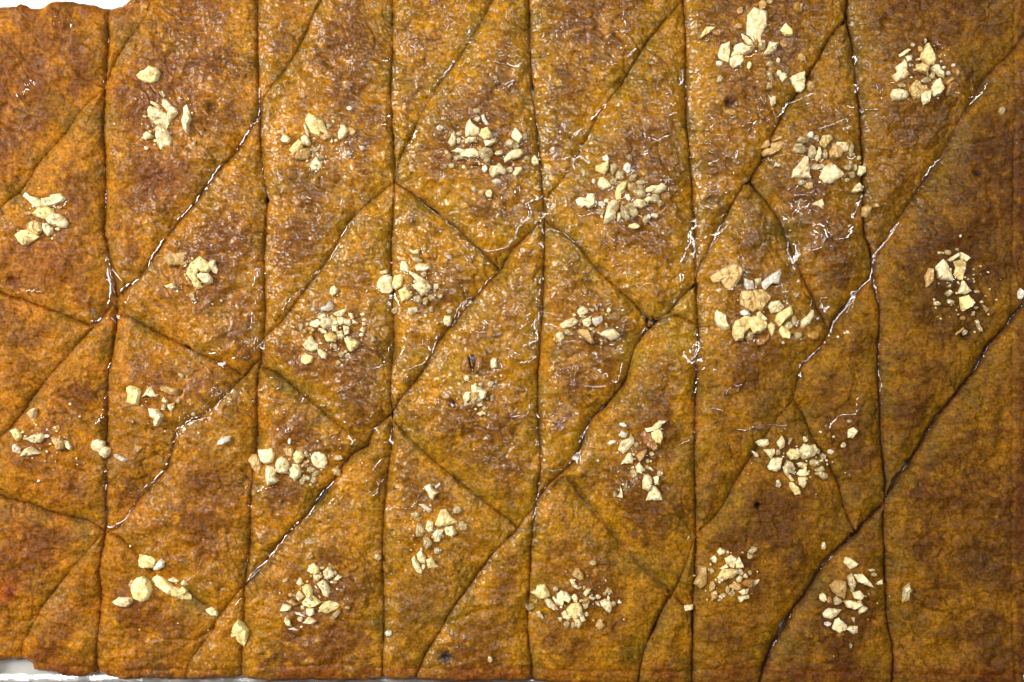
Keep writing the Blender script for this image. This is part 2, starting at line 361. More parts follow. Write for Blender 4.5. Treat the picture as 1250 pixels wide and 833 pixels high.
# ---------------------------------------------------------------- walnuts
# each pile: where it lies, x0, y0, factor, then pieces "tone outline" or "tone@cx,cy,rx,ry,angle"; '+' joins lobes of one piece
NUTS = [
("pile nearest the left edge, upper half",0,220,.108,
"""c 260,180 285,135 350,180 430,205 475,245 520,300 420,318 350,265;c 470,210 575,195 575,170 690,155 750,210 720,255 640,290 580,305 520,290 480,260;y 370,385 440,320 530,305 610,325 625,375 560,420 520,445 440,425 400,400;c 540,440 620,380 690,390 740,420 785,490 760,545 700,545 620,510 570,500;v 310,545 335,480 385,450 460,480 480,570 430,620 380,600 330,580;c 480,480 540,490 610,545 605,600 540,640 500,600 485,550;y 175,625 240,570 310,560 370,600 440,640 380,690 310,740 260,740 215,690;c@660,555,35,20,0;w@680,315,40,18,0;t@320,375,50,22,0"""),
("flaky pile at upper left",150,70,.144,
"""y 115,160 150,125 205,105 230,72 300,100 318,140 290,205 240,220 190,210 140,185;c 215,450 240,415 320,440 370,490 385,560 370,605 310,590 270,560 215,510;c 275,610 310,580 365,605 395,650 412,720 400,750 355,755 325,785 295,745 290,700;c 335,405 350,350 390,375 415,410 460,445 465,480 430,515 395,560 380,520 385,470;c 240,375 300,400 330,430 290,430 245,400;w 305,300 340,290 370,335 350,350;c 500,540 515,480 515,430 540,405 570,470 582,530 560,570 555,655 530,630 505,570;c 170,700 185,655 215,630 265,670 245,690 200,705;c@205,775,25,15,30;w@600,735,18,28,20;w@215,595,15,20,0;w@185,500,25,12,0;c@275,710,15,15,0"""),
("jagged-flake pile, third column, near top",330,120,.12,
"""y 355,230 395,150 460,185 540,235 560,290 600,375 585,395 545,360 515,345 505,390 450,375 410,350 370,260;c 345,270 370,290 395,350 400,400 380,380 360,330;t 515,390 590,370 645,385 610,420 555,445 520,420;c 315,405 350,375 390,390 420,470 400,495 350,490 320,440;y 190,530 230,470 290,420 340,450 340,500 300,545 240,570;t 250,600 270,560 330,520 390,515 415,560 380,620 320,635 270,630;c 690,350 715,320 715,275 760,270 795,330 770,390 710,425 690,400;t 790,290 850,310 880,350 840,380 800,370;c@160,425,48,45,0;c 410,700 430,650 470,600 500,640 530,660 530,710 490,740 430,750;w@520,605,45,20,20;w@450,525,50,25,-15;w@595,280,30,25,0;p@805,105,30,28,0;p 895,480 960,490 965,520 930,545;p 775,550 800,525 825,580 785,580;t@670,440,22,18,0"""),
("widely scattered pile at the top centre",530,130,.144,
"""c 265,230 270,150 305,105 330,150 385,190 380,240 340,255 300,250 270,265;c 260,290 300,265 350,270 365,310 320,310 270,325;y 385,260 400,200 455,180 490,235 485,270 430,290;c 420,295 470,295 525,275 520,310 470,345 435,345;c 120,310 150,230 170,215 185,270 180,325 145,345;w@210,290,25,35,0;w@210,235,30,20,0;p@50,185,32,25,0;w@362,42,35,28,0;p 395,80 420,70 460,150 440,160 405,120;w@370,110,30,25,0;c 150,385 200,355 250,370 340,360 380,390 375,430 300,445 240,430 210,400;w 380,370 430,350 490,365 500,410 460,450 410,455 380,420;t 85,390 110,375 150,410 140,460 115,450;w@205,440,50,28,0;b@325,480,40,30,0;w@450,455,35,30,0;w@150,510,30,22,0;c@252,518,18,16,0;w@95,515,18,20,0;p@428,530,25,35,0;c 650,255 665,220 690,180 740,240 750,270 720,315 680,290;w@765,255,25,32,0;w@640,320,40,38,0;c 590,440 620,400 690,365 740,360 755,400 720,435 650,450 600,475;w@690,335,35,30,0;c 465,540 480,510 540,500 550,480 580,510 612,545 595,580 550,575 500,605 475,580;c 820,440 850,405 885,440 890,490 850,500 825,475;c 665,570 690,515 740,510 745,540 710,580 690,600;w@640,535,30,30,0;w@785,440,25,20,0;p@530,640,40,25,0;c@465,745,33,38,0;t@395,735,25,22,0;p@875,775,18,20,0;w@295,565,22,22,0;w@335,700,25,25,0;w@550,400,40,30,0"""),
("thick syrupy heap right of top centre",690,180,.132,
"""w@500,265,45,45,0;w@630,610,50,45,0;w@690,380,40,30,0;w@740,670,35,40,0;w@330,600,35,35,0;w@695,330,50,22,0;w@440,320,40,35,0;w@830,480,45,50,0;w@600,560,60,50,0;w@690,430,60,45,0;y 280,175 330,155 400,130 400,200 365,255 320,235 285,220;w 410,165 450,150 490,180 460,230 435,265 410,215;c 300,330 320,285 350,275 390,310 430,365 380,390 350,400 310,370;c 97,490 130,465 190,470 205,430 270,435 275,500 265,550 220,570 180,550 150,565 110,530;c 740,395 790,360 850,360 890,335 935,365 920,395 860,435 800,425 750,420;p 540,170 570,145 605,165 600,230 570,245 530,205;p 605,195 650,215 640,235 605,225;p 335,90 380,65 410,110 390,135 350,120;w@590,95,28,30,0;y 460,420 475,370 520,325 570,320 560,370 520,420 510,480 470,490;t 560,330 640,345 665,400 630,430 580,400 565,370;w 580,290 610,250 665,255 640,320 600,320;p 550,440 585,435 605,490 580,500 555,475;c 370,600 395,520 440,485 490,500 495,560 460,620 465,660 430,690 390,710 355,700 360,650;c 475,670 480,610 515,600 515,650 485,700;w 500,560 550,545 580,590 600,660 560,690 520,650;c 620,520 660,480 720,490 750,540 700,570 650,560;c 720,490 770,455 800,480 760,520;w@870,520,20,40,0;p@825,635,35,30,0;p@770,645,20,25,0;y@635,735,55,28,0;p@335,525,35,28,0;p@262,310,16,28,0;c@378,497,22,20,0"""),
("spread-out pile with the tall flake, top",850,0,.18,
"""c 340,180 345,110 385,60 410,65 470,90 475,180 440,230 430,280 400,310 370,260 340,235;y 20,270 40,220 70,180 135,185 90,225 60,245;b@140,225,35,25,0;c 235,345 260,310 310,290 350,320 395,320 370,360 330,380 270,375 230,390;c 300,235 340,250 375,285 385,315 350,310 310,270;c 145,370 165,310 220,290 225,360 215,425 170,410 150,390;c 222,405 260,375 310,390 315,430 290,460 245,470 225,440;c 445,380 470,345 490,290 545,300 535,345 510,375 470,385;w@440,310,25,40,0;y 565,210 605,160 650,205 645,250 600,245;w 140,520 165,500 185,530 170,565 140,570;p@152,435,25,22,0;c@352,450,16,25,0;c 630,530 680,500 735,480 740,530 740,590 715,620 690,615 660,570;t@785,580,35,40,0;t@718,390,30,32,0;c@560,500,20,22,0;c@590,525,25,32,30;w 470,490 500,490 520,540 495,550;w 480,560 520,570 510,610 470,615;w@495,440,25,20,0;c@555,410,16,20,0;c 500,660 540,650 540,700 515,720 500,700;o@235,760,45,28,0;t@145,690,15,15,0;t@445,40,25,40,0;t@495,10,22,22,0;t@295,75,20,25,0;o@685,50,35,45,0;o@590,300,28,32,0;t@280,185,30,20,0"""),
("pile in the top right corner",1070,40,.12,
"""y 440,270 455,200 515,110 550,170 580,220 600,280 570,325 530,330 480,290;c 150,440 200,410 190,350 250,310 280,270 305,310 300,400 320,440 270,480 200,505 165,470;c 285,245 330,235 360,240 350,295 315,300;c 220,230 310,165 345,180 270,240 230,255;w@358,130,25,20,0;c 130,640 150,590 210,580 290,605 318,640 280,690 210,705 150,690;v 325,600 330,560 390,490 430,500 450,550 470,600 420,680 370,690 340,640;t 430,545 500,540 520,590 470,610 440,590;c 430,640 470,610 535,590 540,650 520,720 470,740 445,700;c 550,640 555,560 600,490 635,470 665,560 660,600 620,650 570,660;c 530,370 600,320 635,325 640,370 685,410 680,460 640,450 600,420 560,400;w@560,440,32,40,0;v 395,330 450,320 530,340 510,390 490,430 400,390;w@495,490,40,35,0;w@500,80,15,30,0;b 690,600 720,520 790,500 835,540 800,570 750,610 715,655 690,640;t 700,510 770,450 795,470 720,530;p@685,355,28,18,-20;p@728,412,30,25,0;p@780,335,20,22,0;t@822,405,18,35,0;w@250,545,45,22,0;t@440,170,25,35,0;w@420,275,30,18,0"""),
("wet pile above the white syrup squiggles",920,150,.144,
"""w@490,250,35,60,0;w@540,375,60,25,0;w@600,270,25,40,0;t 80,245 110,215 160,215 155,170 230,150 275,160 265,195 220,240 150,275 100,275;t 60,215 100,150 145,130 155,180 120,210;t 160,150 230,105 260,105 250,135 190,150;w 320,240 350,180 400,180 440,230 420,260 360,265;w 350,170 380,120 430,130 455,175 410,185;p@475,108,28,32,0;w@522,130,25,25,0;y 555,160 580,115 640,105 660,140 620,190 600,215 565,195;c 320,470 335,400 390,340 430,280 460,290 470,370 480,450 490,475 400,470;t 635,255 660,200 650,170 700,180 730,195 760,240 740,290 690,315 640,300;c 700,170 800,165 800,230 770,250 735,220 700,195;w@825,230,25,60,0;c 550,470 570,410 600,370 650,340 700,380 750,420 760,450 700,490 640,522 590,510;c 515,290 530,240 555,205 575,250 565,320 535,330;c 490,690 530,670 580,645 595,680 580,730 550,710 520,700;t 930,790 935,710 975,690 1015,710 1000,770 970,805;t@1050,700,20,20,0;c 830,585 870,530 910,500 945,540 920,575 870,595;w@798,382,32,30,0;w@825,340,15,25,0;w@835,440,32,28,0;w@865,380,20,35,0;c 885,400 900,355 965,365 965,410 920,450 890,440;w@900,295,20,22,0;w@795,485,25,18,0;t@470,535,38,32,0;w@400,510,35,25,0;p 175,375 190,330 245,350 210,375;t@400,655,14,12,0;w@845,270,20,15,0"""),
("group around the curled walnut half",180,290,.108,
"""t 175,230 270,170 330,180 435,165 445,215 430,300 340,315 250,325 215,270;y 445,410 485,310 545,260 600,215 640,235 640,330 580,390 545,450 500,480+500,470 550,420 600,500 635,575 580,590 530,560+600,230 660,250 720,310 730,370 700,400 620,390 590,350;c 700,290 740,250 780,265 775,310 800,360 785,410 745,390 720,350;c 565,420 620,395 700,410 745,460 745,520 700,540 640,510 585,460;b 430,440 470,440 500,500 540,560 500,550 450,510;c 180,545 280,515 310,540 355,580 290,590 210,570;w 480,640 525,615 550,700 555,725 500,720"""),
("dense fine heap left of centre",350,340,.144,
"""c 360,130 375,75 400,60 435,90 425,125 390,155;p 270,270 300,240 335,230 365,180 400,230 395,265 350,285;c 300,340 360,330 400,360 380,410 320,430 290,400;c 385,390 430,400 440,450 390,450;c 395,300 440,275 510,255 490,300 460,330 410,320;c 270,330 320,295 340,320 300,345;c 205,370 270,345 310,380 260,420 200,400;c 380,310 430,340 440,390 400,400 370,360;c 430,330 480,330 500,380 460,400 430,370;c 480,340 540,350 540,400 490,390;c 270,420 330,430 350,470 300,465;y 320,480 370,450 430,490 420,540 360,545 330,520;c 420,450 470,440 490,500 440,510;c 480,400 530,410 530,470 490,480;t 175,420 210,410 250,440 220,455;w@125,410,22,35,0;w@155,447,22,18,0;y 490,520 520,490 570,515 625,545 600,590 550,625 520,600;c 135,565 160,540 210,480 235,530 270,560 260,590 215,625 170,605;y@172,680,55,52,0;c 265,595 300,600 350,640 340,685 300,680 275,640;p 270,555 290,535 315,555;w@410,580,22,28,0;w 380,550 395,550 385,600 370,600;c 620,440 640,405 668,435 655,470;c@635,480,22,20,0;c@655,385,20,16,0;c@640,305,25,14,0;c 520,290 560,300 570,340 550,350 540,340;c 560,345 600,380 560,385;w@470,645,28,25,0;w@520,655,25,28,0;w@440,715,20,22,0;w@735,515,22,28,0;w@225,265,25,18,0;c@655,350,18,12,0"""),
("yellow cube pile left of centre",440,290,.144,
"""c 395,90 440,110 505,100 495,145 450,145 425,125;w 430,175 470,165 530,190 520,220 460,215;c 465,250 490,215 560,225 585,215 590,265 550,290 480,285;c 335,240 345,195 385,205 410,250 405,295 370,290 340,280;c 410,280 450,295 530,345 570,370 560,400 480,380 450,340 415,310+480,380 560,360 605,420 580,460 520,500 490,460 430,405;c 120,450 130,390 165,330 220,310 265,335 260,390 270,450 230,475 160,465;c 140,295 225,270 225,300 150,320;y 265,380 285,325 340,310 360,350 350,410 300,445 270,430;y 315,450 385,415 410,460 445,490 400,530 350,550 335,500;w 450,500 500,490 525,540 500,560 450,540;w@540,310,25,30,0;w 620,400 660,390 665,440 620,445;w@600,510,28,28,0;w@675,500,28,22,0;w@550,540,25,35,0;t@543,85,15,35,0;p 705,140 770,155 775,190 740,185;w@285,620,28,32,0;c 400,600 480,590 490,630 440,660 410,640;w@600,612,22,28,0;w@755,625,28,28,0;c 700,700 710,660 765,665 770,720 745,750 710,740;p@550,665,15,15,0;w@870,600,18,18,0"""),
("group under the dark-red nut fragment",540,410,.132,
"""b 175,290 190,220 230,180 250,230 260,330 230,350 190,330+320,190 370,200 375,280 340,330 300,360 290,320;r 240,160 330,170 315,230 290,320 262,280 245,220;c 445,230 470,200 500,210 510,290 480,310 450,300;c 195,380 240,365 250,410 210,425;c 270,455 350,475 410,520 400,570 340,610 290,640 265,600 270,530;t 270,520 310,520 340,570 290,635 265,600;c 190,560 215,520 265,515 262,590 225,615 195,590;w 415,440 445,415 480,430 460,475 430,480;w 440,560 470,540 480,600 450,610;c 320,720 370,690 405,720 350,745;c@345,635,30,20,0;w@390,665,28,22,0;w@225,635,28,18,0;w@355,450,25,20,0;w@160,525,15,22,0;r@80,630,34,36,0"""),
("syrup-ringed group at the centre",660,360,.096,
"""c 460,230 490,170 540,145 590,170 600,230 560,250 500,270+520,240 580,280 560,295 490,280;c@430,260,25,20,0;c 250,370 300,340 370,300 430,290 480,340 450,380 390,410 300,430 260,410;c 190,510 215,480 280,480 305,550 260,605 215,570;w 300,450 350,430 400,470 370,520 310,510;c 525,320 570,310 630,280 640,380 600,415 545,390;p 650,330 680,290 780,270 790,330 750,380 700,400 660,370;t 455,460 530,435 600,440 650,520 685,620 650,630 590,590 530,530;c 755,490 800,460 920,430 970,470 1015,510 960,570 900,590 840,550 765,520;w 815,380 845,360 860,420 830,430;w@655,195,28,25,0;c@865,200,28,35,0;w@855,75,25,18,0;p 680,110 720,150 730,230 700,180;w@640,430,35,20,0"""),
("ridged walnut pile right of centre",860,300,.156,
"""v 45,250 70,225 140,180 200,150 245,125 300,185 280,250 240,310 190,340 155,320 130,280 70,290;v 275,400 290,355 370,350 400,420 410,500 380,520 320,490 280,460+380,350 450,345 520,400 490,440 440,510 400,490;p 440,290 500,240 590,180 600,220 575,300 520,300 470,350 450,320;p 300,250 380,280 390,340 330,350 310,310;w 390,260 440,250 440,300 400,330;y 215,640 240,590 310,555 360,560 350,640 300,690 290,740 240,745 215,700+340,560 430,545 480,590 480,640 430,690 380,690 350,640 330,600;c 405,530 430,515 490,580 460,590 410,560;w 310,720 340,670 385,680 370,745 330,755;c 80,530 100,505 165,540 175,600 195,650 160,665 100,630 80,580;c 490,480 520,440 580,430 620,480 580,520 520,530;y 550,590 570,530 640,490 680,470 685,540 640,570 580,630;y 580,660 600,625 640,655 670,680 660,735 610,725 585,700;y 485,620 520,600 545,620 540,680 520,710 495,660;w@650,625,40,35,0;w@700,590,25,45,0;c 750,595 790,560 855,505 860,545 820,610 770,645 750,630;w@735,700,40,35,0;b 395,740 470,720 505,680 500,730 440,785 410,780;p@310,525,35,25,0;o@850,700,50,40,0;w@720,385,25,20,0"""),
("broken chip line near the right edge",1115,290,.156,
"""c 170,230 230,170 255,190 310,330 295,345 215,335 180,320;y 310,190 370,175 410,200 405,250 385,330 345,325 310,290 330,240;c 260,180 300,150 350,120 360,140 290,190;c 345,130 375,115 450,160 410,190 365,165;c 345,440 380,340 410,380 450,420 400,445;y 365,470 430,450 475,510 440,550 385,575 368,520;t 80,310 110,240 145,245 150,340 95,390;w 240,440 280,405 310,430 270,465;w 245,390 290,360 280,395;w@265,120,30,22,0;w@205,122,22,14,0;w@343,95,18,15,0;w@180,520,32,22,0;w@290,505,35,18,30;w 465,580 490,575 485,615 460,615;w@490,550,20,14,0;w 490,650 515,645 545,740 520,740;w@418,740,25,32,0;w 530,520 595,560 570,590 545,545;w@490,425,25,15,0;b@390,630,20,20,0;t 320,770 400,700 410,715 340,770"""),
("loose row at the left edge, lower",0,480,.136,
"""c 225,180 270,145 320,135 320,190 300,265 265,235;y 100,335 150,315 200,360 200,400 170,430 140,400;w@235,400,20,25,0;c 240,410 290,380 340,360 400,370 410,400 370,445 310,445;p 115,470 150,455 190,500 160,540 120,530;c 180,570 230,500 285,475 320,500 375,545 300,560;t 470,395 560,390 590,440 580,500 540,515 510,460;c 580,420 620,430 655,480 650,510 610,490 590,460;o@510,320,40,32,0;c 800,480 820,430 880,415 930,440 925,500 870,530 820,515+870,530 930,480 980,500 970,560 940,590 890,565;p 1020,555 1050,545 1155,600 1110,625 1050,590;p@430,385,25,18,0"""),
("angular chip group, second column, halfway",140,450,.132,
"""y 110,180 150,155 245,185 245,240 220,340 170,335 115,310 125,250;c 260,270 310,190 345,165 370,205 400,260 350,265 310,245;t 420,155 500,160 595,190 590,250 520,240 440,205;c 435,300 460,260 495,300 470,320;w 425,385 445,325 475,330 470,390;c 490,335 555,320 550,360 520,400 495,370;c 315,370 400,375 455,440 430,490 400,535 375,530 375,480 335,440;w@610,65,40,22,35;w@590,300,22,22,0;t 180,690 260,730 210,780;p 945,700 1000,620 1085,625 1075,670 1010,710;w@725,425,22,22,0"""),
("rounded lump line, third column, lower",290,530,.112,
"""t 105,290 150,230 200,225 240,280 260,350 240,460 200,430 150,370;c 225,170 300,165 370,160 410,220 380,300 310,330 260,300 230,230;c 310,380 330,350 390,360 430,410 410,470 460,510 400,545 340,560 315,500;c 415,320 440,270 490,240 540,280 570,350 540,430 480,435 420,400;c 560,370 630,325 670,350 700,410 680,470 630,510 570,470;t 475,160 600,150 610,190 590,250 540,240 510,190;y 610,220 650,170 710,190 730,250 690,310 655,330 620,290;c 800,260 820,210 890,195 950,230 975,300 960,380 890,375 830,340;t 690,340 740,290 780,300 740,340 700,370;w@750,215,25,40,0;w@800,390,50,35,0;w@850,430,45,30,0;w@740,480,55,35,0;w@700,520,30,40,0;w@820,510,40,40,0;t 1005,400 1050,365 1120,400 1105,470 1040,460;p@565,75,20,40,0;w@1090,265,55,35,0"""),
("tall S-shaped pile, fourth column, lower",490,580,.156,
"""c 175,90 225,70 250,110 300,135 265,160 250,200 220,180 205,140;p 260,90 300,60 305,80 270,110;p 130,230 180,230 240,270 220,300 170,260;c 335,430 345,400 400,400 440,455 400,488 350,470;y 258,390 285,330 310,270 350,270 390,330 435,360 430,380 360,395 290,410;c 185,420 205,350 250,365 248,440 215,455;c 115,420 130,365 150,380 185,440 160,480 115,480;c 245,460 280,420 330,430 310,480 300,520 260,520;w 170,480 220,480 245,540 200,590 170,540;w@280,595,32,30,0;c 120,620 150,590 190,640 185,690 150,690 125,660;c 80,660 100,635 130,690 165,750 160,780 120,760 90,710;y 195,660 240,640 265,690 285,715 210,730;c@172,718,15,22,0;w@435,275,40,35,0;w@480,400,40,45,0;w@110,310,40,25,0"""),
("upright pile, third column, bottom",330,670,.132,
"""t 325,90 355,30 385,35 400,80 370,100;y 340,205 370,150 405,130 450,175 450,225 400,235;c 390,240 460,230 480,260 440,300 400,295;c 490,210 540,165 590,220 585,260 530,285 500,250;w 530,150 550,130 600,180 580,190;w@480,178,28,15,0;c 595,270 625,240 665,255 630,290 600,290;w@600,225,18,25,0;c 240,320 265,265 290,275 300,320 270,345;c 430,320 490,285 520,310 555,360 540,455 490,430 470,370;y 300,380 320,330 370,330 400,390 390,450 340,450 310,400+300,490 340,440 400,430 475,490 420,530 370,540 310,520;c 235,430 270,385 320,440 270,480 240,460;b 395,390 450,350 460,400 430,420;t 165,490 200,460 260,510 220,520;t@195,425,28,22,0;c 95,565 125,495 200,525 190,560 130,575;y 455,540 500,490 560,475 610,490 645,515 620,550 520,595 470,575;c 335,550 405,545 410,600 370,620 335,600;c 305,680 360,620 440,660 400,690 340,690;p 225,575 290,590 335,625 290,615 240,600;c 135,660 150,620 190,660 200,710 150,690;w 550,640 590,590 640,555 655,585 610,640 580,655;p 165,735 220,725 265,750 220,750;w@715,540,25,15,0;w@300,540,22,22,0;w@145,285,32,18,-30;w@280,645,28,28,0;w@600,310,22,14,0"""),
("wide flaky pile at the bottom centre",630,680,.12,
"""y 145,365 200,340 215,290 290,280 330,350 350,400 270,435 215,420 180,380;w 75,480 130,500 180,480 190,540 130,575 90,530;w 185,470 210,430 232,495;c 210,570 240,560 270,610 290,660 240,620;c 285,430 340,430 400,480 440,540 390,545 330,510 300,470;c 380,400 420,440 430,500 400,470 370,420;c 415,380 460,340 520,360 560,410 540,460 490,440 470,490 430,495 415,440;y 510,530 560,470 640,460 670,510 670,580 590,620 530,590;c 560,400 600,370 630,410 620,460 580,450;c 460,570 500,540 530,590 570,610 530,640 480,620;c 590,620 640,625 665,680 640,720 600,700;c 640,590 680,580 710,640 660,650;w@580,690,28,35,0;t 565,180 600,120 640,110 680,170 690,220 650,235 600,200;c 545,230 570,220 650,315 630,330 570,290;c 680,370 710,330 765,315 740,360 700,395;w@690,305,15,22,0;p 740,410 740,380 780,400 810,410 780,435;w 670,470 740,450 730,500 690,525;w 640,430 740,420 700,445 640,450;c 850,450 900,425 950,440 975,480 970,540 950,575 900,530 860,490;c 920,430 935,390 955,420 945,440;w 900,340 930,300 970,330 980,370 940,380;w@900,370,22,18,0;w@835,400,28,25,0;w 800,450 840,450 860,500 820,490;p 1030,470 1050,435 1078,470 1050,480;t 805,700 830,640 860,620 900,690 850,740;w@400,325,28,30,0;w 415,610 470,610 460,670 440,650;w@515,680,35,35,0;w@715,575,25,25,0;w@775,55,40,25,0;w@990,480,28,30,0"""),
("brown-shard cluster right of centre, lower",735,500,.144,
"""c 135,340 160,270 230,240 240,205 270,250 265,290 230,330 180,375;p 135,220 160,175 215,200 200,240 160,240;c 155,465 200,400 220,370 245,370 265,420 260,460 200,460;b 315,210 360,180 400,200 430,250 470,300 475,340 440,360 380,310 350,290 350,240;c 360,160 420,150 480,90 545,95 510,120 490,150 440,180 380,190;y 415,200 470,150 510,190 515,240 490,290 450,280 420,240;t 280,390 340,350 380,340 350,400 315,440;c 280,480 315,445 350,500 330,545 290,530;w 235,520 270,500 300,530 290,580 250,580;c 340,600 360,545 390,545 425,580 420,640 390,690 340,670;c 430,570 480,560 480,640 440,640;c 370,770 390,720 420,640 450,650 490,700 512,770;w 355,490 380,470 445,510 430,525;c 120,740 150,710 150,640 170,700 175,750;w 175,690 210,600 215,690;p@85,280,40,20,-20;p@175,130,35,18,20;w@290,300,22,25,0;w@420,378,25,20,0;w@385,435,20,20,0;w@490,540,30,30,0;w@105,720,18,25,0"""),
("compact pile by the dull syrup outline",910,510,.132,
"""c 90,225 160,200 220,200 225,250 180,280 130,265;c 290,230 335,170 365,220 355,270 320,290 300,260;w 385,250 400,190 435,185 420,230 400,265;c 170,295 270,290 275,330 235,380 200,335;c 205,460 250,370 345,370 320,480 280,500 220,485;y 375,330 410,285 480,290 510,350 470,385 410,385;c 610,260 650,250 675,295 650,350 600,380 600,320;c 485,300 540,240 610,260 620,330 590,370 530,390 490,350;w 350,450 380,390 430,410 460,470 440,520 400,510 370,480;c 340,450 370,450 400,520 450,580 420,585 370,530;c 460,420 520,410 575,430 560,470 490,460;c 490,550 555,550 555,620 530,650 490,620;c 470,520 500,480 560,475 590,520 560,545 500,540;y 400,600 430,595 490,650 505,710 450,710 410,650;w 280,640 285,580 310,570 335,620 310,650;w 640,520 700,490 760,520 765,560 730,580 680,545;w 640,480 720,450 740,490 700,510 650,500;w@640,420,50,35,0;w@735,365,30,38,0;p@800,320,32,25,0;w@685,315,25,30,0;w@555,205,25,25,0;p 65,310 125,330 130,370 100,370;c 945,110 1000,90 1040,125 990,190 945,185;w@960,35,25,18,0;w@300,320,25,30,0;w@905,255,25,28,0"""),
("pile beside fifth upright cut, bottom",830,650,.12,
"""t 185,345 270,350 278,460 270,540 210,580 145,530 175,470 195,440;t 310,500 340,495 360,530 340,580 310,610 300,570;t 315,610 370,590 390,650 360,680 320,700;c 378,200 410,155 465,185 450,225 400,235;c 305,270 355,235 380,265 365,320 330,300;w 680,200 730,140 790,150 770,190 730,220 700,210;w@707,245,32,28,0;c 450,265 520,230 570,260 560,300 540,360 500,340 465,300;c 550,300 600,250 640,330 640,350 560,360;y 385,460 410,400 440,370 500,370 580,370 590,400 540,450 470,470 420,500;c 400,375 470,325 495,350 430,375;c 565,470 600,430 630,450 615,490 580,500;t 495,540 560,500 620,530 620,570 570,590 520,570;b 620,510 680,465 740,475 745,520 720,560 650,540;c 735,560 750,490 810,480 800,510;c 590,600 630,570 690,575 680,615 620,625;c 580,650 650,640 700,635 700,665 640,680 600,705;w@520,620,45,35,0;w@440,640,32,25,0;w@480,575,22,40,0;w@610,400,35,35,0;w@660,440,25,25,0;w@712,410,20,28,0;w@322,390,22,30,0;c 55,765 90,750 145,750 145,795 60,820;w@95,65,12,28,20;w@400,690,22,12,0;w@150,450,18,10,0"""),
("pile in the bottom right corner",985,660,.156,
"""c 295,180 310,135 350,140 405,185 370,215 340,225;w 315,280 345,250 380,330 350,400 320,340;c 360,265 430,258 480,310 520,365 470,350 390,320;t 175,350 230,310 300,320 305,380 290,455 240,430 200,400;c@128,450,28,35,0;b@175,465,28,28,0;w 205,460 230,430 280,470 250,500 210,500;c 345,400 410,390 445,430 420,465 370,450;c 285,470 340,465 390,480 420,470 430,500 370,535 310,520;c 405,530 430,505 480,530 450,565 410,575;c 125,570 170,530 250,540 270,540 230,590 190,615 135,600;c 200,690 220,620 250,605 310,660 310,695 240,718;c 300,690 340,665 395,670 395,720 360,733;w 340,600 375,600 370,650;p@165,655,30,22,0;c 540,345 600,315 605,350 560,355;w@510,235,30,12,0;w@530,268,25,15,0;w 745,470 760,370 800,330 825,380 800,400 800,470 750,490;w@135,45,22,32,0;w@340,820,12,22,0"""),
("round-and-long group at the bottom left",130,665,.162,
"""y 235,140 240,80 310,80 370,105 350,150 340,180 270,185 240,165;p 345,190 370,145 410,100 445,130 430,175 370,200;y 190,300 230,250 275,240 325,280 345,340 320,410 270,430 210,400 190,350;t 165,300 200,250 220,280 190,330;y 330,270 370,235 440,275 500,330 480,380 420,350 350,310+470,310 540,330 590,350 630,390 630,430 560,420 480,390+540,350 570,320 605,350 580,385;c 45,430 100,390 200,395 205,430 170,465 110,460;c 455,270 500,250 540,280 530,290 480,285;c 555,290 580,265 620,305 570,310;c 735,500 790,475 830,510 830,545 790,545 760,530;y 920,650 990,565 1065,650 1055,710 1030,780 975,730 960,700 930,710"""),
("strays away from the piles",0,0,1.0,
"""p@1247,359,4,7,0;w@598,805,3,4,0;p@474,775,5,4,0;w@1222,136,4,5,0;w@461,681,5,5,0;p 550,492 556,495 552,498"""),
]
# ================================================================ the slab: height map
STEP = 1.22
X0, Y0, X1, Y1 = -62.0, -24.0, 1268.0, 848.0
nx = int((X1 - X0) / STEP) + 1; ny = int((Y1 - Y0) / STEP) + 1
gx = X0 + np.arange(nx) * STEP; gy = Y0 + np.arange(ny) * STEP
GX, GY = np.meshgrid(gx, gy)                       # [row, col]
def to_ij(x, y): return int(round((y - Y0) / STEP)), int(round((x - X0) / STEP))

def spline(pts, step=3.0):
    if len(pts) < 3:
        out = []
        (ax, ay), (bx, by) = pts[0], pts[-1]
        n = max(2, int(math.hypot(bx - ax, by - ay) / step))
        return np.array([(ax + (bx - ax) * i / n, ay + (by - ay) * i / n) for i in range(n + 1)])
    p = np.array(pts, float); q = np.vstack([2 * p[0] - p[1], p, 2 * p[-1] - p[-2]])
    out = [p[0]]
    for i in range(1, len(q) - 2):
        a, b, c, d = q[i - 1], q[i], q[i + 1], q[i + 2]
        n = max(1, int(np.linalg.norm(c - b) / step))
        for k in range(1, n + 1):
            t = k / n
            cr = 0.5 * ((2 * b) + (-a + c) * t + (2 * a - 5 * b + 4 * c - d) * t * t + (-a + 3 * b - 3 * c + d) * t ** 3)
            li = b + (c - b) * t
            out.append(0.6 * cr + 0.4 * li)
    return np.array(out)

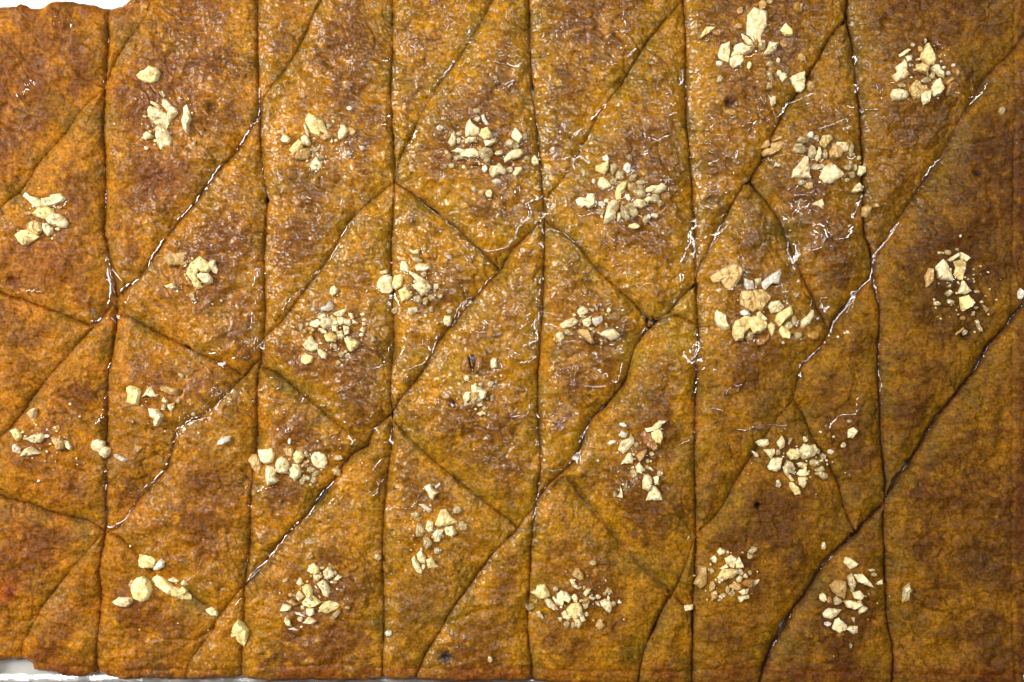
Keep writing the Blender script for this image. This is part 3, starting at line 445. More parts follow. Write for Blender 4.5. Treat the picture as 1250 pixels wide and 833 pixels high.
def dist_field(lines, pad):
    """nearest point and carried values for a set of polylines"""
    D = np.full(GX.shape, 1e3); QX = np.zeros(GX.shape); QY = np.zeros(GX.shape); V = np.zeros(GX.shape + (2,))
    for pts, va, vb in lines:
        for k in range(len(pts) - 1):
            (ax, ay), (bx, by) = pts[k], pts[k + 1]
            i0 = max(0, int((min(ay, by) - pad - Y0) / STEP)); i1 = min(ny, int((max(ay, by) + pad - Y0) / STEP) + 2)
            j0 = max(0, int((min(ax, bx) - pad - X0) / STEP)); j1 = min(nx, int((max(ax, bx) + pad - X0) / STEP) + 2)
            if i0 >= i1 or j0 >= j1: continue
            x = GX[i0:i1, j0:j1]; y = GY[i0:i1, j0:j1]
            dx, dy = bx - ax, by - ay
            t = np.clip(((x - ax) * dx + (y - ay) * dy) / (dx * dx + dy * dy + 1e-9), 0, 1)
            qx = ax + t * dx; qy = ay + t * dy
            d = np.hypot(x - qx, y - qy)
            m = d < D[i0:i1, j0:j1]
            D[i0:i1, j0:j1][m] = d[m]; QX[i0:i1, j0:j1][m] = qx[m]; QY[i0:i1, j0:j1][m] = qy[m]
            V[i0:i1, j0:j1][m] = (va, vb)
    return D, QX, QY, V

def wobble(p, seed, amp=0.9):
    n = vnoise(p[:, 0], p[:, 1], 9.0, seed); m = vnoise(p[:, 0], p[:, 1], 9.0, seed + 5)
    q = p.copy(); w = np.ones(len(p)); w[0] = w[-1] = 0
    q[:, 0] += n * amp * w; q[:, 1] += m * amp * w
    return q
cut_lines = [(wobble(spline(p, 5.0), 900), dep, gap) for dep, gap, p in CUTS]
D, QX, QY, V = dist_field(cut_lines, 46)
DEP, GAP = V[..., 0], V[..., 1]
out_pts = np.array(OUTLINE + [OUTLINE[0]])
out_pts = wobble(spline([tuple(p) for p in out_pts], 4.0), 950, 0.8)
DO, OX, OY, _ = dist_field([(out_pts, 0, 0)], 40)

def inside(px, py, poly):
    r = np.zeros(px.shape, bool)
    for k in range(len(poly) - 1):
        (ax, ay), (bx, by) = poly[k], poly[k + 1]
        if ay == by: continue
        c = ((ay > py) != (by > py)) & (px < (bx - ax) * (py - ay) / (by - ay) + ax)
        r ^= c
    return r

# gap widths vary along each cut; a few places gape
GAPV = 0.42 * GAP * np.clip(1.0 + 0.9 * vnoise(QX, QY, 38, 31) + 0.4 * vnoise(QX, QY, 9, 32), 0.15, 2.6)
for hx, hy, a, r in HOLES:
    GAPV += a * np.exp(-((QX - hx) ** 2 + (QY - hy) ** 2) / (r * r))

# relief (all in design units)
Z = 3.4 * fbm(GX, GY, 110, 41, 2) + 2.8 * vnoise(GX, GY, 42, 42)
rid = 1 - np.abs(vnoise(GX, GY, 26, 43, 0.4, 0.6)) * 2.2
Z += 1.2 * rid + 2.9 * fbm(GX, GY, 24, 44, 3, 0.55) + 1.1 * vnoise(GX, GY, 13, 144)
rough_zone = 0.65 + 0.5 * sm(-0.4, 0.6, vnoise(GX, GY, 70, 45))
Z += rough_zone * (0.70 * vnoise(GX, GY, 8.5, 46) + 0.16 * (1 - 2 * np.abs(vnoise(GX, GY, 6.0, 47))) + 0.42 * vnoise(GX, GY, 3.8, 48) + 0.35 * vnoise(GX, GY, 5.2, 148))
wr = np.clip(1 - np.abs(vnoise(GX, GY, 34, 49, 1.0, 0.5)) * 9, 0, 1) * sm(-0.1, 0.5, vnoise(GX, GY, 90, 50))
wr2 = np.clip(1 - np.abs(vnoise(GX, GY, 19, 149, 0.3, 0.7)) * 6, 0, 1) * sm(-0.1, 0.4, vnoise(GX, GY, 50, 150))
Z -= 1.5 * wr + 0.9 * wr2
pore = np.clip(vnoise(GX, GY, 5.0, 151) - 0.45, 0, 1) * sm(-0.2, 0.4, vnoise(GX, GY, 40, 152))
Z -= 3.0 * pore
shoulder = 4.4 * np.clip(0.9 + 0.5 * vnoise(GX, GY, 55, 51), 0.3, 1.6)
Z -= DEP ** 0.5 * (shoulder * 0.85 * np.exp(-(D / 10.0) ** 1.3) + 1.15 * shoulder * np.exp(-(D / 23.0) ** 1.5))
DEPV = DEP * np.clip(0.8 + 0.6 * vnoise(QX, QY, 48, 33), 0.25, 1.5)
Z -= DEPV * (1.5 * np.exp(-(D / 5.0) ** 1.5) + 2.6 * np.exp(-(np.maximum(D - 0.2, 0) / (0.7 + 0.5 * DEP)) ** 1.4))
Z -= 4.0 * np.exp(-(DO / 9.0) ** 1.3) + 8.0 * np.exp(-(DO / 3.0) ** 1.5)
for dep, wid, p in CREASES:
    dc, qx_, qy_, _v = dist_field([(wobble(spline(p, 4.0), 960, 1.5), 0, 0)], 14)
    Z -= dep * np.exp(-(dc / wid) ** 1.5) * np.clip(0.8 + 0.7 * vnoise(GX, GY, 20, 53), 0.1, 1.3)
for px, py, r, dp in PITS:
    q = ((GX - px) ** 2 + (GY - py) ** 2) / (r * r)
    Z -= dp * np.exp(-q * (1 + 0.5 * vnoise(GX, GY, 6, 54)))

# ================================================================ labels of the pieces
fx = (GX[:-1, :-1] + STEP / 2); fy = (GY[:-1, :-1] + STEP / 2)
in_slab = inside(fx, fy, out_pts)
Dc = 0.25 * (D[:-1, :-1] + D[1:, :-1] + D[:-1, 1:] + D[1:, 1:])
Dc, _a, _b, _c = dist_field([(l, 0, 0) for l, a_, b_ in cut_lines], 4) if False else (Dc, 0, 0, 0)
open_c = in_slab & (Dc > 0.95 * STEP)
H_, W_ = open_c.shape
lab = np.zeros(H_ * W_, np.int32)
op = open_c.ravel().tolist()
lb = [0] * (H_ * W_)
for k, (sx, sy, _l) in enumerate(PIECES):
    i, j = to_ij(sx, sy); s = i * W_ + j
    if lb[s]: print('SEED CLASH', k, 'with', lb[s] - 1, (sx, sy)); continue
    if not op[s]: print('SEED BLOCKED', k, (sx, sy)); continue
    dq = deque([s]); lb[s] = k + 1
    while dq:
        c = dq.popleft()
        for n in (c - 1, c + 1, c - W_, c + W_):
            if 0 <= n < H_ * W_ and op[n] and not lb[n]:
                lb[n] = k + 1; dq.append(n)
lab = np.array(lb, np.int32).reshape(H_, W_)
rest = int((open_c & (lab == 0)).sum())
print('unreached cells', rest)
for it in range(60):
    miss = in_slab & (lab == 0)
    if not miss.any(): break
    for ax, sh in ((0, 1), (1, 1), (0, -1), (1, -1)):
        s = np.roll(lab, sh, ax)
        m = miss & (lab == 0) & (s > 0)
        lab[m] = s[m]
lab[~in_slab] = 0

# ================================================================ crust colour
edge_near = np.exp(-D / 20.0)
Zl = Z - blur(Z, 9.0); Zl = np.clip(Zl / 2.2, -1.5, 1.5)
n_big = fbm(GX, GY, 130, 61, 3); n_mid = fbm(GX, GY, 40, 62, 4, 0.6); n_f = fbm(GX, GY, 9, 63, 3, 0.6)
n_gr = fbm(GX, GY, 60, 64, 3)
var = 0.5 + 0.7 * sm(-0.4, 0.5, vnoise(GX, GY, 55, 160))            # calm and busy areas
brown = sm(-0.45, 0.60, 0.75 * n_big + 0.9 * n_mid + var * (0.30 * n_f + 0.22 * Zl) - 1.15 * edge_near + 0.30)
C_amber = np.array([0.365, 0.152, 0.0035]); C_brown = np.array([0.185, 0.067, 0.0030]); C_olive = np.array([0.185, 0.100, 0.0040])
C_dark = np.array([0.088, 0.030, 0.003]); C_red = np.array([0.210, 0.045, 0.004])
colr = C_amber * (1 - brown[..., None]) + C_brown * brown[..., None]
ol = (sm(0.10, 0.7, n_gr) * 0.45 + 0.85 * edge_near * sm(-0.5, 0.4, fbm(GX, GY, 40, 65, 2)))[..., None]
colr = colr * (1 - ol) + C_olive * ol
fine = (sm(0.10, 0.75, fbm(GX, GY, 14, 66, 4, 0.65) + 0.25 * n_f - 0.1 * Zl) * 0.55 * var + 0.35 * wr + 0.30 * wr2 + 0.5 * np.clip(pore * 4, 0, 1))[..., None]
fine = np.clip(fine, 0, 0.85)
colr = colr * (1 - fine) + C_dark * fine
hi = (sm(0.05, 0.7, fbm(GX, GY, 13, 67, 4, 0.6) + 0.12 * Zl) * 0.62 * var)[..., None]
colr = colr * (1 - hi) + np.array([0.50, 0.235, 0.008]) * hi
# caramelised rim of the slab and baked cut faces
rim = np.maximum(np.exp(-(DO / 11.0) ** 1.5) * 0.6, sm(1230, 1260, GX) * 0.45)
rim = np.maximum(rim, np.exp(-((GY - 822) / 9.0) ** 2) * sm(200, 520, GX) * 0.5)
rim = (rim * np.clip(0.6 + 1.3 * fbm(GX, GY, 34, 68, 3), 0, 1))[..., None]
colr = colr * (1 - rim) + C_red * rim
rc = (DEP * np.exp(-(D / 3.5) ** 1.5) * 0.55)[..., None]
colr = colr * (1 - rc) + np.array([0.150, 0.050, 0.010]) * rc
for px, py, r, c, a in [(258,130,8,(.05,.02,.008),.7),(1193,211,5,(.035,.004,.008),.95),(893,124,9,(.06,.015,.02),.7),(1180,408,8,(.03,.02,.01),.9),(1134,53,5,(.03,.03,.03),.9),
                     (543,803,8,(.03,.025,.02),.9),(926,618,3.5,(.01,.008,.006),.95),(552,492,6,(.10,.02,.004),.9),(12,342,8,(.12,.02,.004),.8),(10,722,14,(.42,.12,.008),.8),(14,724,7,(.2,.05,.005),.8),
                     (206,395,9,(.5,.2,.02),.5),(1200,690,24,(.20,.09,.02),.5),(520,730,40,(.22,.10,.02),.4),(560,455,26,(.50,.25,.02),.6),(838,372,16,(.50,.25,.02),.7),(1160,360,45,(.11,.06,.008),.4),
                     (205,210,40,(.22,.07,.018),.4),(40,330,30,(.5,.2,.015),.4),(770,430,20,(.52,.27,.02),.6),(830,420,20,(.50,.26,.02),.6),(270,540,30,(.46,.22,.015),.6),(960,60,30,(.3,.14,.05),.3)]:
    g = np.exp(-(((GX - px) ** 2 + (GY - py) ** 2) / (r * r)) ** 1.3 * (1 + 0.6 * n_f)); g = (np.clip(g, 0, 1) * a)[..., None]
    colr = colr * (1 - g) + np.array(c) * 0.72 * g
warm = (sm(620, 0, GX) * (0.7 + 0.5 * n_big))[..., None]
colr = colr * (1 - warm) + colr * np.array([1.00, 0.86, 0.90]) * warm
dull = (sm(700, 1150, GX + 0.3 * (GY - 400)))[..., None]  # light falloff towards the lower right, painted into the crust colour
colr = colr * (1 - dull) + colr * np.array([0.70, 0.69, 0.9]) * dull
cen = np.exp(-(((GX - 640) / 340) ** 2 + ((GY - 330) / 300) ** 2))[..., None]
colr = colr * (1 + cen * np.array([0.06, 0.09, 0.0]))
mn_ = colr.reshape(-1, 3).mean(0)
colr = mn_ * (colr / mn_) ** 1.45
colr = np.clip(colr * np.array([0.81, 0.79, 0.58]), 0.002, 0.9)
# wetness of the crust: the glaze dried off towards the lower right
wet = 0.30 + 0.55 * np.exp(-(((GX - 640) / 430) ** 2 + ((GY - 260) / 330) ** 2) ** 1.2) + 0.25 * vnoise(GX, GY, 60, 71)
wet -= 0.55 * sm(760, 1050, GX + 0.55 * (GY - 400)) * sm(280, 560, GY + 0.3 * (GX - 800))
wet -= 0.30 * sm(330, 60, GX) + 0.25 * sm(1020, 1200, GX)
Lv = np.full(GX.shape, -15.0)
rise = np.zeros(GX.shape)
for x, y, r, a in FLOOD:
    rise = np.maximum(rise, (4.6 + 3.05 * np.minimum(a, 2.5)) * np.exp(-(((GX - x) ** 2 + (GY - y) ** 2) / (r * r)) ** 2.6))
Lv += blur(rise, 5.0)
wet *= 1 - sm(0.1, 0.9, Lv - Z)                    # no bare gloss under the pools
wet = np.clip(wet, 0, 1)

# ================================================================ build one mesh per cut piece
M_dough = dough_material(); M_syrup = syrup_material(); M_pool = syrup_material('pooled_syrup', 0.035, 0.07)
# push the relief away from each cut by the local gap
PX = GX.copy(); PY = GY.copy()
dd = np.maximum(D, 1e-3)
push = GAPV * np.exp(-D / (2.2 * GAPV + 1.5))
PX += (GX - QX) / dd * push * (D < 40); PY += (GY - QY) / dd * push * (D < 40)
labp = np.pad(lab, 1)                              # labels of the four cells round each vertex
c00, c01, c10, c11 = labp[:-1, :-1], labp[:-1, 1:], labp[1:, :-1], labp[1:, 1:]
idx = np.arange(nx * ny).reshape(ny, nx)

def mesh_from(name, co, quads, smooth=True, mats=(), cols=None, wets=None):
    me = bpy.data.meshes.new(name)
    me.vertices.add(len(co)); me.vertices.foreach_set('co', np.ascontiguousarray(co, np.float32).ravel())
    n = len(quads); k = quads.shape[1]
    me.loops.add(n * k); me.loops.foreach_set('vertex_index', np.ascontiguousarray(quads, np.int32).ravel())
    me.polygons.add(n); me.polygons.foreach_set('loop_start', np.arange(0, n * k, k, dtype=np.int32))
    me.polygons.foreach_set('loop_total', np.full(n, k, np.int32))
    me.polygons.foreach_set('use_smooth', np.full(n, smooth))
    for m in mats: me.materials.append(m)
    if cols is not None:
        a = me.attributes.new('crust_colour', 'FLOAT_COLOR', 'POINT')
        a.data.foreach_set('color', np.hstack([cols, np.ones((len(cols), 1))]).astype(np.float32).ravel())
    if wets is not None:
        a = me.attributes.new('wet', 'FLOAT', 'POINT'); a.data.foreach_set('value', wets.astype(np.float32))
    me.update(calc_edges=True); me.validate()
    return me

BASE_Z = -27.0
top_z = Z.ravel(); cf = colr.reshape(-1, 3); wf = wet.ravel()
def build_piece(k):
    sx, sy, label = PIECES[k]
    ci, cj = np.nonzero(lab == k + 1)
    q = np.stack([idx[ci, cj], idx[ci + 1, cj], idx[ci + 1, cj + 1], idx[ci, cj + 1]], 1)
    used, inv = np.unique(q.ravel(), return_inverse=True)
    q = inv.reshape(-1, 4)
    vi, vj = used // nx, used % nx
    L = k + 1
    m00, m01, m10, m11 = [(c[vi, vj] == L) for c in (c00, c01, c10, c11)]
    bnd = ~(m00 & m01 & m10 & m11)
    ox = (m01.astype(float) + m11 - m00 - m10); oy = (m10.astype(float) + m11 - m00 - m01)
    x = PX[vi, vj].copy(); y = PY[vi, vj].copy(); z = Z[vi, vj].copy()
    d = D[vi, vj]; do = DO[vi, vj]
    # outer rim of the slab
    o_ = bnd & (do < 2.2 * STEP) & (do < d)
    x[o_] = OX[vi, vj][o_]; y[o_] = OY[vi, vj][o_]
    c_ = bnd & ~o_ & (d < 2.6 * STEP)
    qx, qy = QX[vi, vj], QY[vi, vj]
    gxv, gyv = GX[vi, vj] - qx, GY[vi, vj] - qy
    nrm = np.hypot(gxv, gyv); small = nrm < 0.05
    ux = np.where(small, ox, gxv / np.maximum(nrm, 1e-6)); uy = np.where(small, oy, gyv / np.maximum(nrm, 1e-6))
    l = np.hypot(ux, uy) + 1e-6; ux, uy = ux / l, uy / l
    sgn = np.where(ux * ox + uy * oy < 0, -1, 1)
    g = GAPV[vi, vj]
    x[c_] = (qx + ux * sgn * g)[c_]; y[c_] = (qy + uy * sgn * g)[c_]
    # skirt: boundary edges
    e = np.concatenate([q[:, [0, 1]], q[:, [1, 2]], q[:, [2, 3]], q[:, [3, 0]]])
    key = np.minimum(e[:, 0], e[:, 1]).astype(np.int64) * len(used) + np.maximum(e[:, 0], e[:, 1])
    u, first, cnt = np.unique(key, return_index=True, return_counts=True)
    be = e[first[cnt == 1]]
    bv = np.unique(be.ravel()); nb = len(bv); n0 = len(used)
    mp = np.full(n0, -1); mp[bv] = np.arange(nb)
    zz = []; quads = [q]
    lev = [0.33, 0.66, 1.0]
    xs, ys, zs = [x], [y], [z]; cc = [cf[used]]; ww = [wf[used]]
    prev = lambda a: a
    off = 0
    for li, t in enumerate(lev):
        jx = 0.5 * vnoise(x[bv], y[bv] + t * 40, 7, 81 + li)
        xs.append(x[bv] + 0 * jx); ys.append(y[bv]); zs.append(z[bv] * (1 - t) + BASE_Z * t)
        cc.append(np.clip(cf[used][bv] * 0 + np.array([0.20, 0.075, 0.014]), 0, 1)); ww.append(np.full(nb, .6))
        a, b = be[:, 0], be[:, 1]
        if li == 0: A, B = a, b
        else: A, B = n0 + off - nb + mp[a], n0 + off - nb + mp[b]
        C_, D_ = n0 + off + mp[b], n0 + off + mp[a]
        quads.append(np.stack([B, A, D_, C_], 1)); off += nb
    x = np.concatenate(xs); y = np.concatenate(ys); z = np.concatenate(zs)
    lx, ly, lz = W(sx, sy, BASE_Z)
    co = np.stack([(x - CX) * S - lx, (CY - y) * S - ly, z * S - lz], 1)
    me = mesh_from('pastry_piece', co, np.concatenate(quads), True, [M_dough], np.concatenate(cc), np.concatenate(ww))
    ob = bpy.data.objects.new('pastry_piece', me); COL.objects.link(ob)
    ob.location = (lx, ly, lz)
    ob['label'] = label; ob['category'] = 'pastry'; ob['group'] = 'cut pieces of the syrup-soaked pastry'
    return ob
for k in range(len(PIECES)):
    n = int((lab == k + 1).sum())
    if n < 50: print('EMPTY PIECE', k, n, PIECES[k][2]); continue
    build_piece(k)

# ================================================================ walnuts
Hh = Z.copy()                                       # running surface, nuts stack on it
def nut_outlines(spec, x0, y0, f, seed):
    r = random.Random(seed)
    tone = spec[0]; lobes = []
    if spec[1] == '@':
        cx, cy, rx, ry, a = [float(v) for v in spec[2:].split(',')]
        n = r.choice((6, 7, 8)); a = math.radians(a); ph = r.random() * 6
        pts = []
        for k in range(n):
            t = ph + 2 * math.pi * k / n + r.uniform(-.18, .18); q = r.uniform(.84, 1.14)
            u, v = rx * q * math.cos(t), ry * q * math.sin(t)
            pts.append((cx + u * math.cos(a) - v * math.sin(a), cy + u * math.sin(a) + v * math.cos(a)))
        lobes.append(pts)
    else:
        for s in spec[2:].split('+'): lobes.append(P(s.strip()))
    return tone, [np.array([(x0 + x * f, y0 + y * f) for x, y in l]) for l in lobes]
def area(p):
    x, y = p[:, 0], p[:, 1]
    return 0.5 * (np.dot(x, np.roll(y, -1)) - np.dot(y, np.roll(x, -1)))
def lobe_mesh(pts, base, h, r):
    """an irregular solid on the outline: rings rising and closing towards the middle"""
    if area(pts) < 0: pts = pts[::-1]
    n0 = len(pts); ring = []
    for k in range(n0):
        a, b = pts[k], pts[(k + 1) % n0]
        L = np.linalg.norm(b - a); m = max(1, int(round(L / 1.9)))
        for t in range(m):
            q = a + (b - a) * (t / m)
            if t: q = q + np.array([r.gauss(0, .20), r.gauss(0, .20)])
            ring.append(q)
    ring = np.array(ring); c = ring.mean(0); n = len(ring)
    tx, ty = r.uniform(-.35, .35), r.uniform(-.35, .35)
    if h < 2: tx *= .5; ty *= .5
    V_ = []; F = []
    mode = r.random()
    prof = [(1.0, -0.45), (1.03, 0.25), (0.97, 0.62), (0.80, 0.90), (0.52, 1.0), (0.24, 1.02)] if mode < .65 else [(0.94, -0.45), (1.02, 0.15), (0.90, 0.70), (0.64, 1.0), (0.40, 1.10), (0.18, 1.10)]
    rad = np.linalg.norm(ring - c, axis=1).max()
    for li, (s, z) in enumerate(prof):
        for k in range(n):
            p = c + (ring[k] - c) * s
            zz = base + h * z
            if li >= 2:
                d = (p - c); zz += (d[0] * tx + d[1] * ty) * (0.5 if li == 2 else 1.0) * min(1, h / 4)
                zz += r.gauss(0, .07) * min(h, 4) * (0.6 if li == 2 else 1)
                p = p + np.array([r.gauss(0, .15), r.gauss(0, .15)])
            V_.append((p[0], p[1], zz))
    V_.append((c[0] + r.gauss(0, .3), c[1] + r.gauss(0, .3), base + h * (1.0 + r.gauss(0, .08))))
    for li in range(len(prof) - 1):
        for k in range(n):
            a = li * n + k; b = li * n + (k + 1) % n
            F.append((a, b, b + n)); F.append((a, b + n, a + n))
    o = (len(prof) - 1) * n
    for k in range(n): F.append((o + k, o + (k + 1) % n, len(V_) - 1))
    A_ = np.array(V_); sd = int(abs(c[0] * 7 + c[1] * 3)) % 97
    rough = np.clip((A_[:, 2] - base) / max(h, .1), 0, 1) * min(1.0, h / 3.5)
    A_[:, 2] += rough * (0.75 * vnoise(A_[:, 0], A_[:, 1], 3.4, 500 + sd) + 0.9 * vnoise(A_[:, 0], A_[:, 1], 7.0, 600 + sd))
    A_[:, 0] += 0.45 * rough * vnoise(A_[:, 0], A_[:, 1] + A_[:, 2], 3.0, 700 + sd)
    return [tuple(v) for v in A_], F, c, rad
nuts = []
for ci, (where, x0, y0, f, body) in enumerate(NUTS):
    for si, spec in enumerate(body.split(';')):
        spec = spec.strip()
        if not spec: continue
        tone, lobes = nut_outlines(spec, x0, y0, f, ci * 100 + si)
        A = sum(abs(area(l)) for l in lobes)
        nuts.append(dict(ci=ci, si=si, tone=tone, lobes=lobes, A=A, where=where, c=np.mean(np.vstack(lobes), 0)))
# little unlisted crumbs round every pile
extra = random.Random(5)
for ci, (where, x0, y0, f, body) in enumerate(NUTS[:-1]):
    mine = [n for n in nuts if n['ci'] == ci]
    cc_ = np.mean([n['c'] for n in mine], 0); sp = np.std([n['c'] for n in mine], 0).mean()
    for e_ in range(46 if sp < 26 else 12):
        p = cc_ + np.array([extra.gauss(0, sp * 0.85), extra.gauss(0, sp * 0.85)])
        rr = extra.uniform(.6, 2.0)
        tone, lobes = nut_outlines('%s@%f,%f,%f,%f,%f' % (extra.choice('wcctwyp'), p[0], p[1], rr, rr * extra.uniform(.6, 1), extra.uniform(0, 90)), 0, 0, 1, 7000 + ci * 50 + e_)
        nuts.append(dict(ci=ci, si=500 + e_, tone=tone, lobes=lobes, A=sum(abs(area(l)) for l in lobes), where=where, c=p))
NUTMASK = np.zeros(GX.shape, bool)
for n in nuts:
    r = random.Random(n['ci'] * 1000 + n['si'] + 3)
    V_all, F_all = [], []
    wdt = math.sqrt(n['A'])
    for l in n['lobes']:
        side = math.sqrt(abs(area(l)))
        span = np.ptp(l, 0).min()
        h = min(0.50 * min(side, span * 1.1), 6.5) * r.uniform(.75, 1.25) + 0.5
        if n['tone'] in 'or': h *= 0.45
        a0 = to_ij(l[:, 0].min() - 1, l[:, 1].min() - 1); a1 = to_ij(l[:, 0].max() + 1, l[:, 1].max() + 1)
        i0, j0 = max(0, a0[0]), max(0, a0[1]); i1, j1 = min(ny, a1[0] + 1), min(nx, a1[1] + 1)
        sx_, sy_ = GX[i0:i1, j0:j1], GY[i0:i1, j0:j1]
        m = inside(sx_, sy_, np.vstack([l, l[:1]]))
        sub = Hh[i0:i1, j0:j1]
        if m.any():
            base = float(np.percentile(sub[m], 42))
            dl = np.full(sx_.shape, 99.)
            for k in range(len(l)):
                (ax, ay), (bx, by) = l[k], l[(k + 1) % len(l)]
                dx, dy = bx - ax, by - ay; t = np.clip(((sx_ - ax) * dx + (sy_ - ay) * dy) / (dx * dx + dy * dy + 1e-9), 0, 1)
                dl = np.minimum(dl, np.hypot(sx_ - ax - t * dx, sy_ - ay - t * dy))
            lift = base + h * np.clip(dl / 2.0, 0.3, 1.0)
            sub[m] = np.maximum(sub[m], lift[m]); NUTMASK[i0:i1, j0:j1] |= m
        else:
            ii, jj = to_ij(*l.mean(0)); ii = min(max(ii, 0), ny - 1); jj = min(max(jj, 0), nx - 1); base = float(Hh[ii, jj])
        v, fcs, c, rad = lobe_mesh(l, base, h, r)
        o = len(V_all); V_all += v; F_all += [tuple(i + o for i in t) for t in fcs]
        n['base'] = base; n['h'] = h
    n['V'] = np.array(V_all); n['F'] = np.array(F_all)
nuts.sort(key=lambda n: -n['A'])
TONE = dict(c='cream', y='yellow', t='tan', v='ridged', w='soaked', p='off-white', b='brown', r='dark-red', o='amber')
big, tiny = nuts[:300], nuts[300:]
def clock(dx, dy):
    a = (math.degrees(math.atan2(dx, -dy)) + 360) % 360
    return ['twelve', 'one', 'two', 'three', 'four', 'five', 'six', 'seven', 'eight', 'nine', 'ten', 'eleven'][int((a + 15) // 30) % 12]
cent = {}
for n in big: cent.setdefault(n['ci'], []).append(n['c'])
cent = {k: np.mean(v, 0) for k, v in cent.items()}
per = {}
for n in big: per.setdefault(n['ci'], []).append(n)
seen = {}
for ci_, lst in per.items():
    lst.sort(key=lambda n: -n['A'])
    for rank, n in enumerate(lst):
        l = np.vstack(n['lobes']); d = l - l.mean(0); w, _ = np.linalg.eigh(d.T @ d)
        el = math.sqrt(w[1] / max(w[0], 1e-6))
        size = 'large' if n['A'] > 150 else 'mid-sized' if n['A'] > 60 else 'small' if n['A'] > 25 else 'tiny'
        shape = 'sliver' if el > 2.3 else 'chip' if el > 1.5 else ('chunk' if n['A'] > 60 else 'bit')
        dv = n['c'] - cent[ci_]; dist = float(np.hypot(*dv))
        n['dist'] = dist
        place = 'amid' if dist < 5 else "at %s o'clock of" % clock(*dv)
        n['key'] = (size, TONE[n['tone']], shape, place)
    groups = {}
    for n in lst: groups.setdefault(n['key'], []).append(n)
    for key, g in groups.items():
        g.sort(key=lambda n: n['dist'])
        for i, n in enumerate(g):
            tagw = '' if len(g) == 1 else ('inner ' if i == 0 else 'outer ' if i == len(g) - 1 else 'middle ')
            n['label'] = '%s%s %s walnut %s %s %s' % (tagw, key[0], key[1], key[2], key[3], n['where'])
SPECIAL = {(25,9):'single yellow diamond-shaped walnut flake lying alone by the bottom edge', (25,2):'large round yellow walnut piece beside a long one near the bottom left',
 (25,4):'long curved walnut strip with a fold, near the bottom left', (8,1):'curled pale yellow walnut half in the second column', (6,5):'white oval nut chip at the lower left of the top right pile',
 (13,0):'big ridged tan walnut piece at upper left of the pile right of centre', (13,1):'ridged tan walnut piece with frilled top amid the pile right of centre',
 (13,5):'big kidney-shaped yellow walnut piece at the bottom of the pile right of centre', (1,0):'lone round yellow walnut lump above the flaky pile at the upper left',
 (11,0):'shiny red-brown nut fragment sunk into the pastry at the centre', (5,0):'tallest pale walnut flake, standing upright at the top right of centre',
 (23,44):'square cream crumb lodged on the fifth upright cut near the bottom', (15,0):'cream walnut tooth alone above the loose row at the left edge'}
for n in big:
    if abs(n['c'][0] - 842) < 8 and abs(n['c'][1] - 742) < 8 and n['ci'] == 23: SPECIAL[(n['ci'], n['si'])] = SPECIAL[(23, 44)]
def nut_object(n):
    base = n['base']; cx, cy = n['c']
    lx, ly, lz = W(cx, cy, base)
    v = n['V']; co = np.stack([(v[:, 0] - CX) * S - lx, (CY - v[:, 1]) * S - ly, v[:, 2] * S - lz], 1)
    F = n['F'][:, ::-1]
    me = mesh_from('walnut_piece', co, F, True, [NUTM[n['tone']]])
    me.set_sharp_from_angle(angle=math.radians(38))
    ob = bpy.data.objects.new('walnut_piece', me); COL.objects.link(ob); ob.location = (lx, ly, lz)
    ob['label'] = SPECIAL.get((n['ci'], n['si']), n['label']); ob['category'] = 'nut'
    ob['group'] = 'chopped walnuts: ' + n['where']
    return ob
for n in big: nut_object(n)
# the rest, too small to pick apart: one object
vs, fs, ms, o = [], [], [], 0
tl = list(NUTM.keys())
for n in tiny:
    v = n['V']; vs.append(np.stack([(v[:, 0] - CX) * S, (CY - v[:, 1]) * S, v[:, 2] * S], 1)); fs.append(n['F'][:, ::-1] + o); ms += [tl.index(n['tone'])] * len(n['F']); o += len(v)
me = mesh_from('walnut_crumbs', np.vstack(vs), np.vstack(fs), False, [NUTM[k] for k in tl])
me.polygons.foreach_set('material_index', np.array(ms, np.int32))
ob = bpy.data.objects.new('walnut_crumbs', me); COL.objects.link(ob)
ob['kind'] = 'stuff'; ob['category'] = 'nut crumbs'; ob['label'] = 'tiny walnut crumbs scattered in and around all the piles'
print('nuts', len(nuts), 'own objects', len(big))

# ================================================================ syrup
base_s = blur(np.minimum(np.where(NUTMASK, Hh, Z), Lv + 1.2), 1.1) - 0.12
kk = 0.75
e1 = base_s / kk; e2 = Lv / kk; mx_ = np.maximum(e1, e2)
Ssurf = kk * (mx_ + np.log(np.exp(e1 - mx_) + np.exp(e2 - mx_)))
Ssurf = blur(Ssurf, 0.6)
wetmask = (Ssurf > Z + 0.10) & (Ssurf - base_s > 0.12)
mlo = blur(wetmask.astype(float), 1.0) > 0.35
in_v = inside(GX, GY, out_pts) & (DO > 3)
mlo &= in_v
for hx, hy, hr in ((796, 394, 8), (1050, 657, 9), (962, 768, 7), (651, 106, 5)): mlo &= np.hypot(GX - hx, GY - hy) > hr
fm = mlo[:-1, :-1] | mlo[1:, :-1] | mlo[:-1, 1:] | mlo[1:, 1:]
fm &= in_v[:-1, :-1] & in_v[1:, :-1] & in_v[:-1, 1:] & in_v[1:, 1:]
Ssurf = np.where(mlo, Ssurf, Z - 0.25)
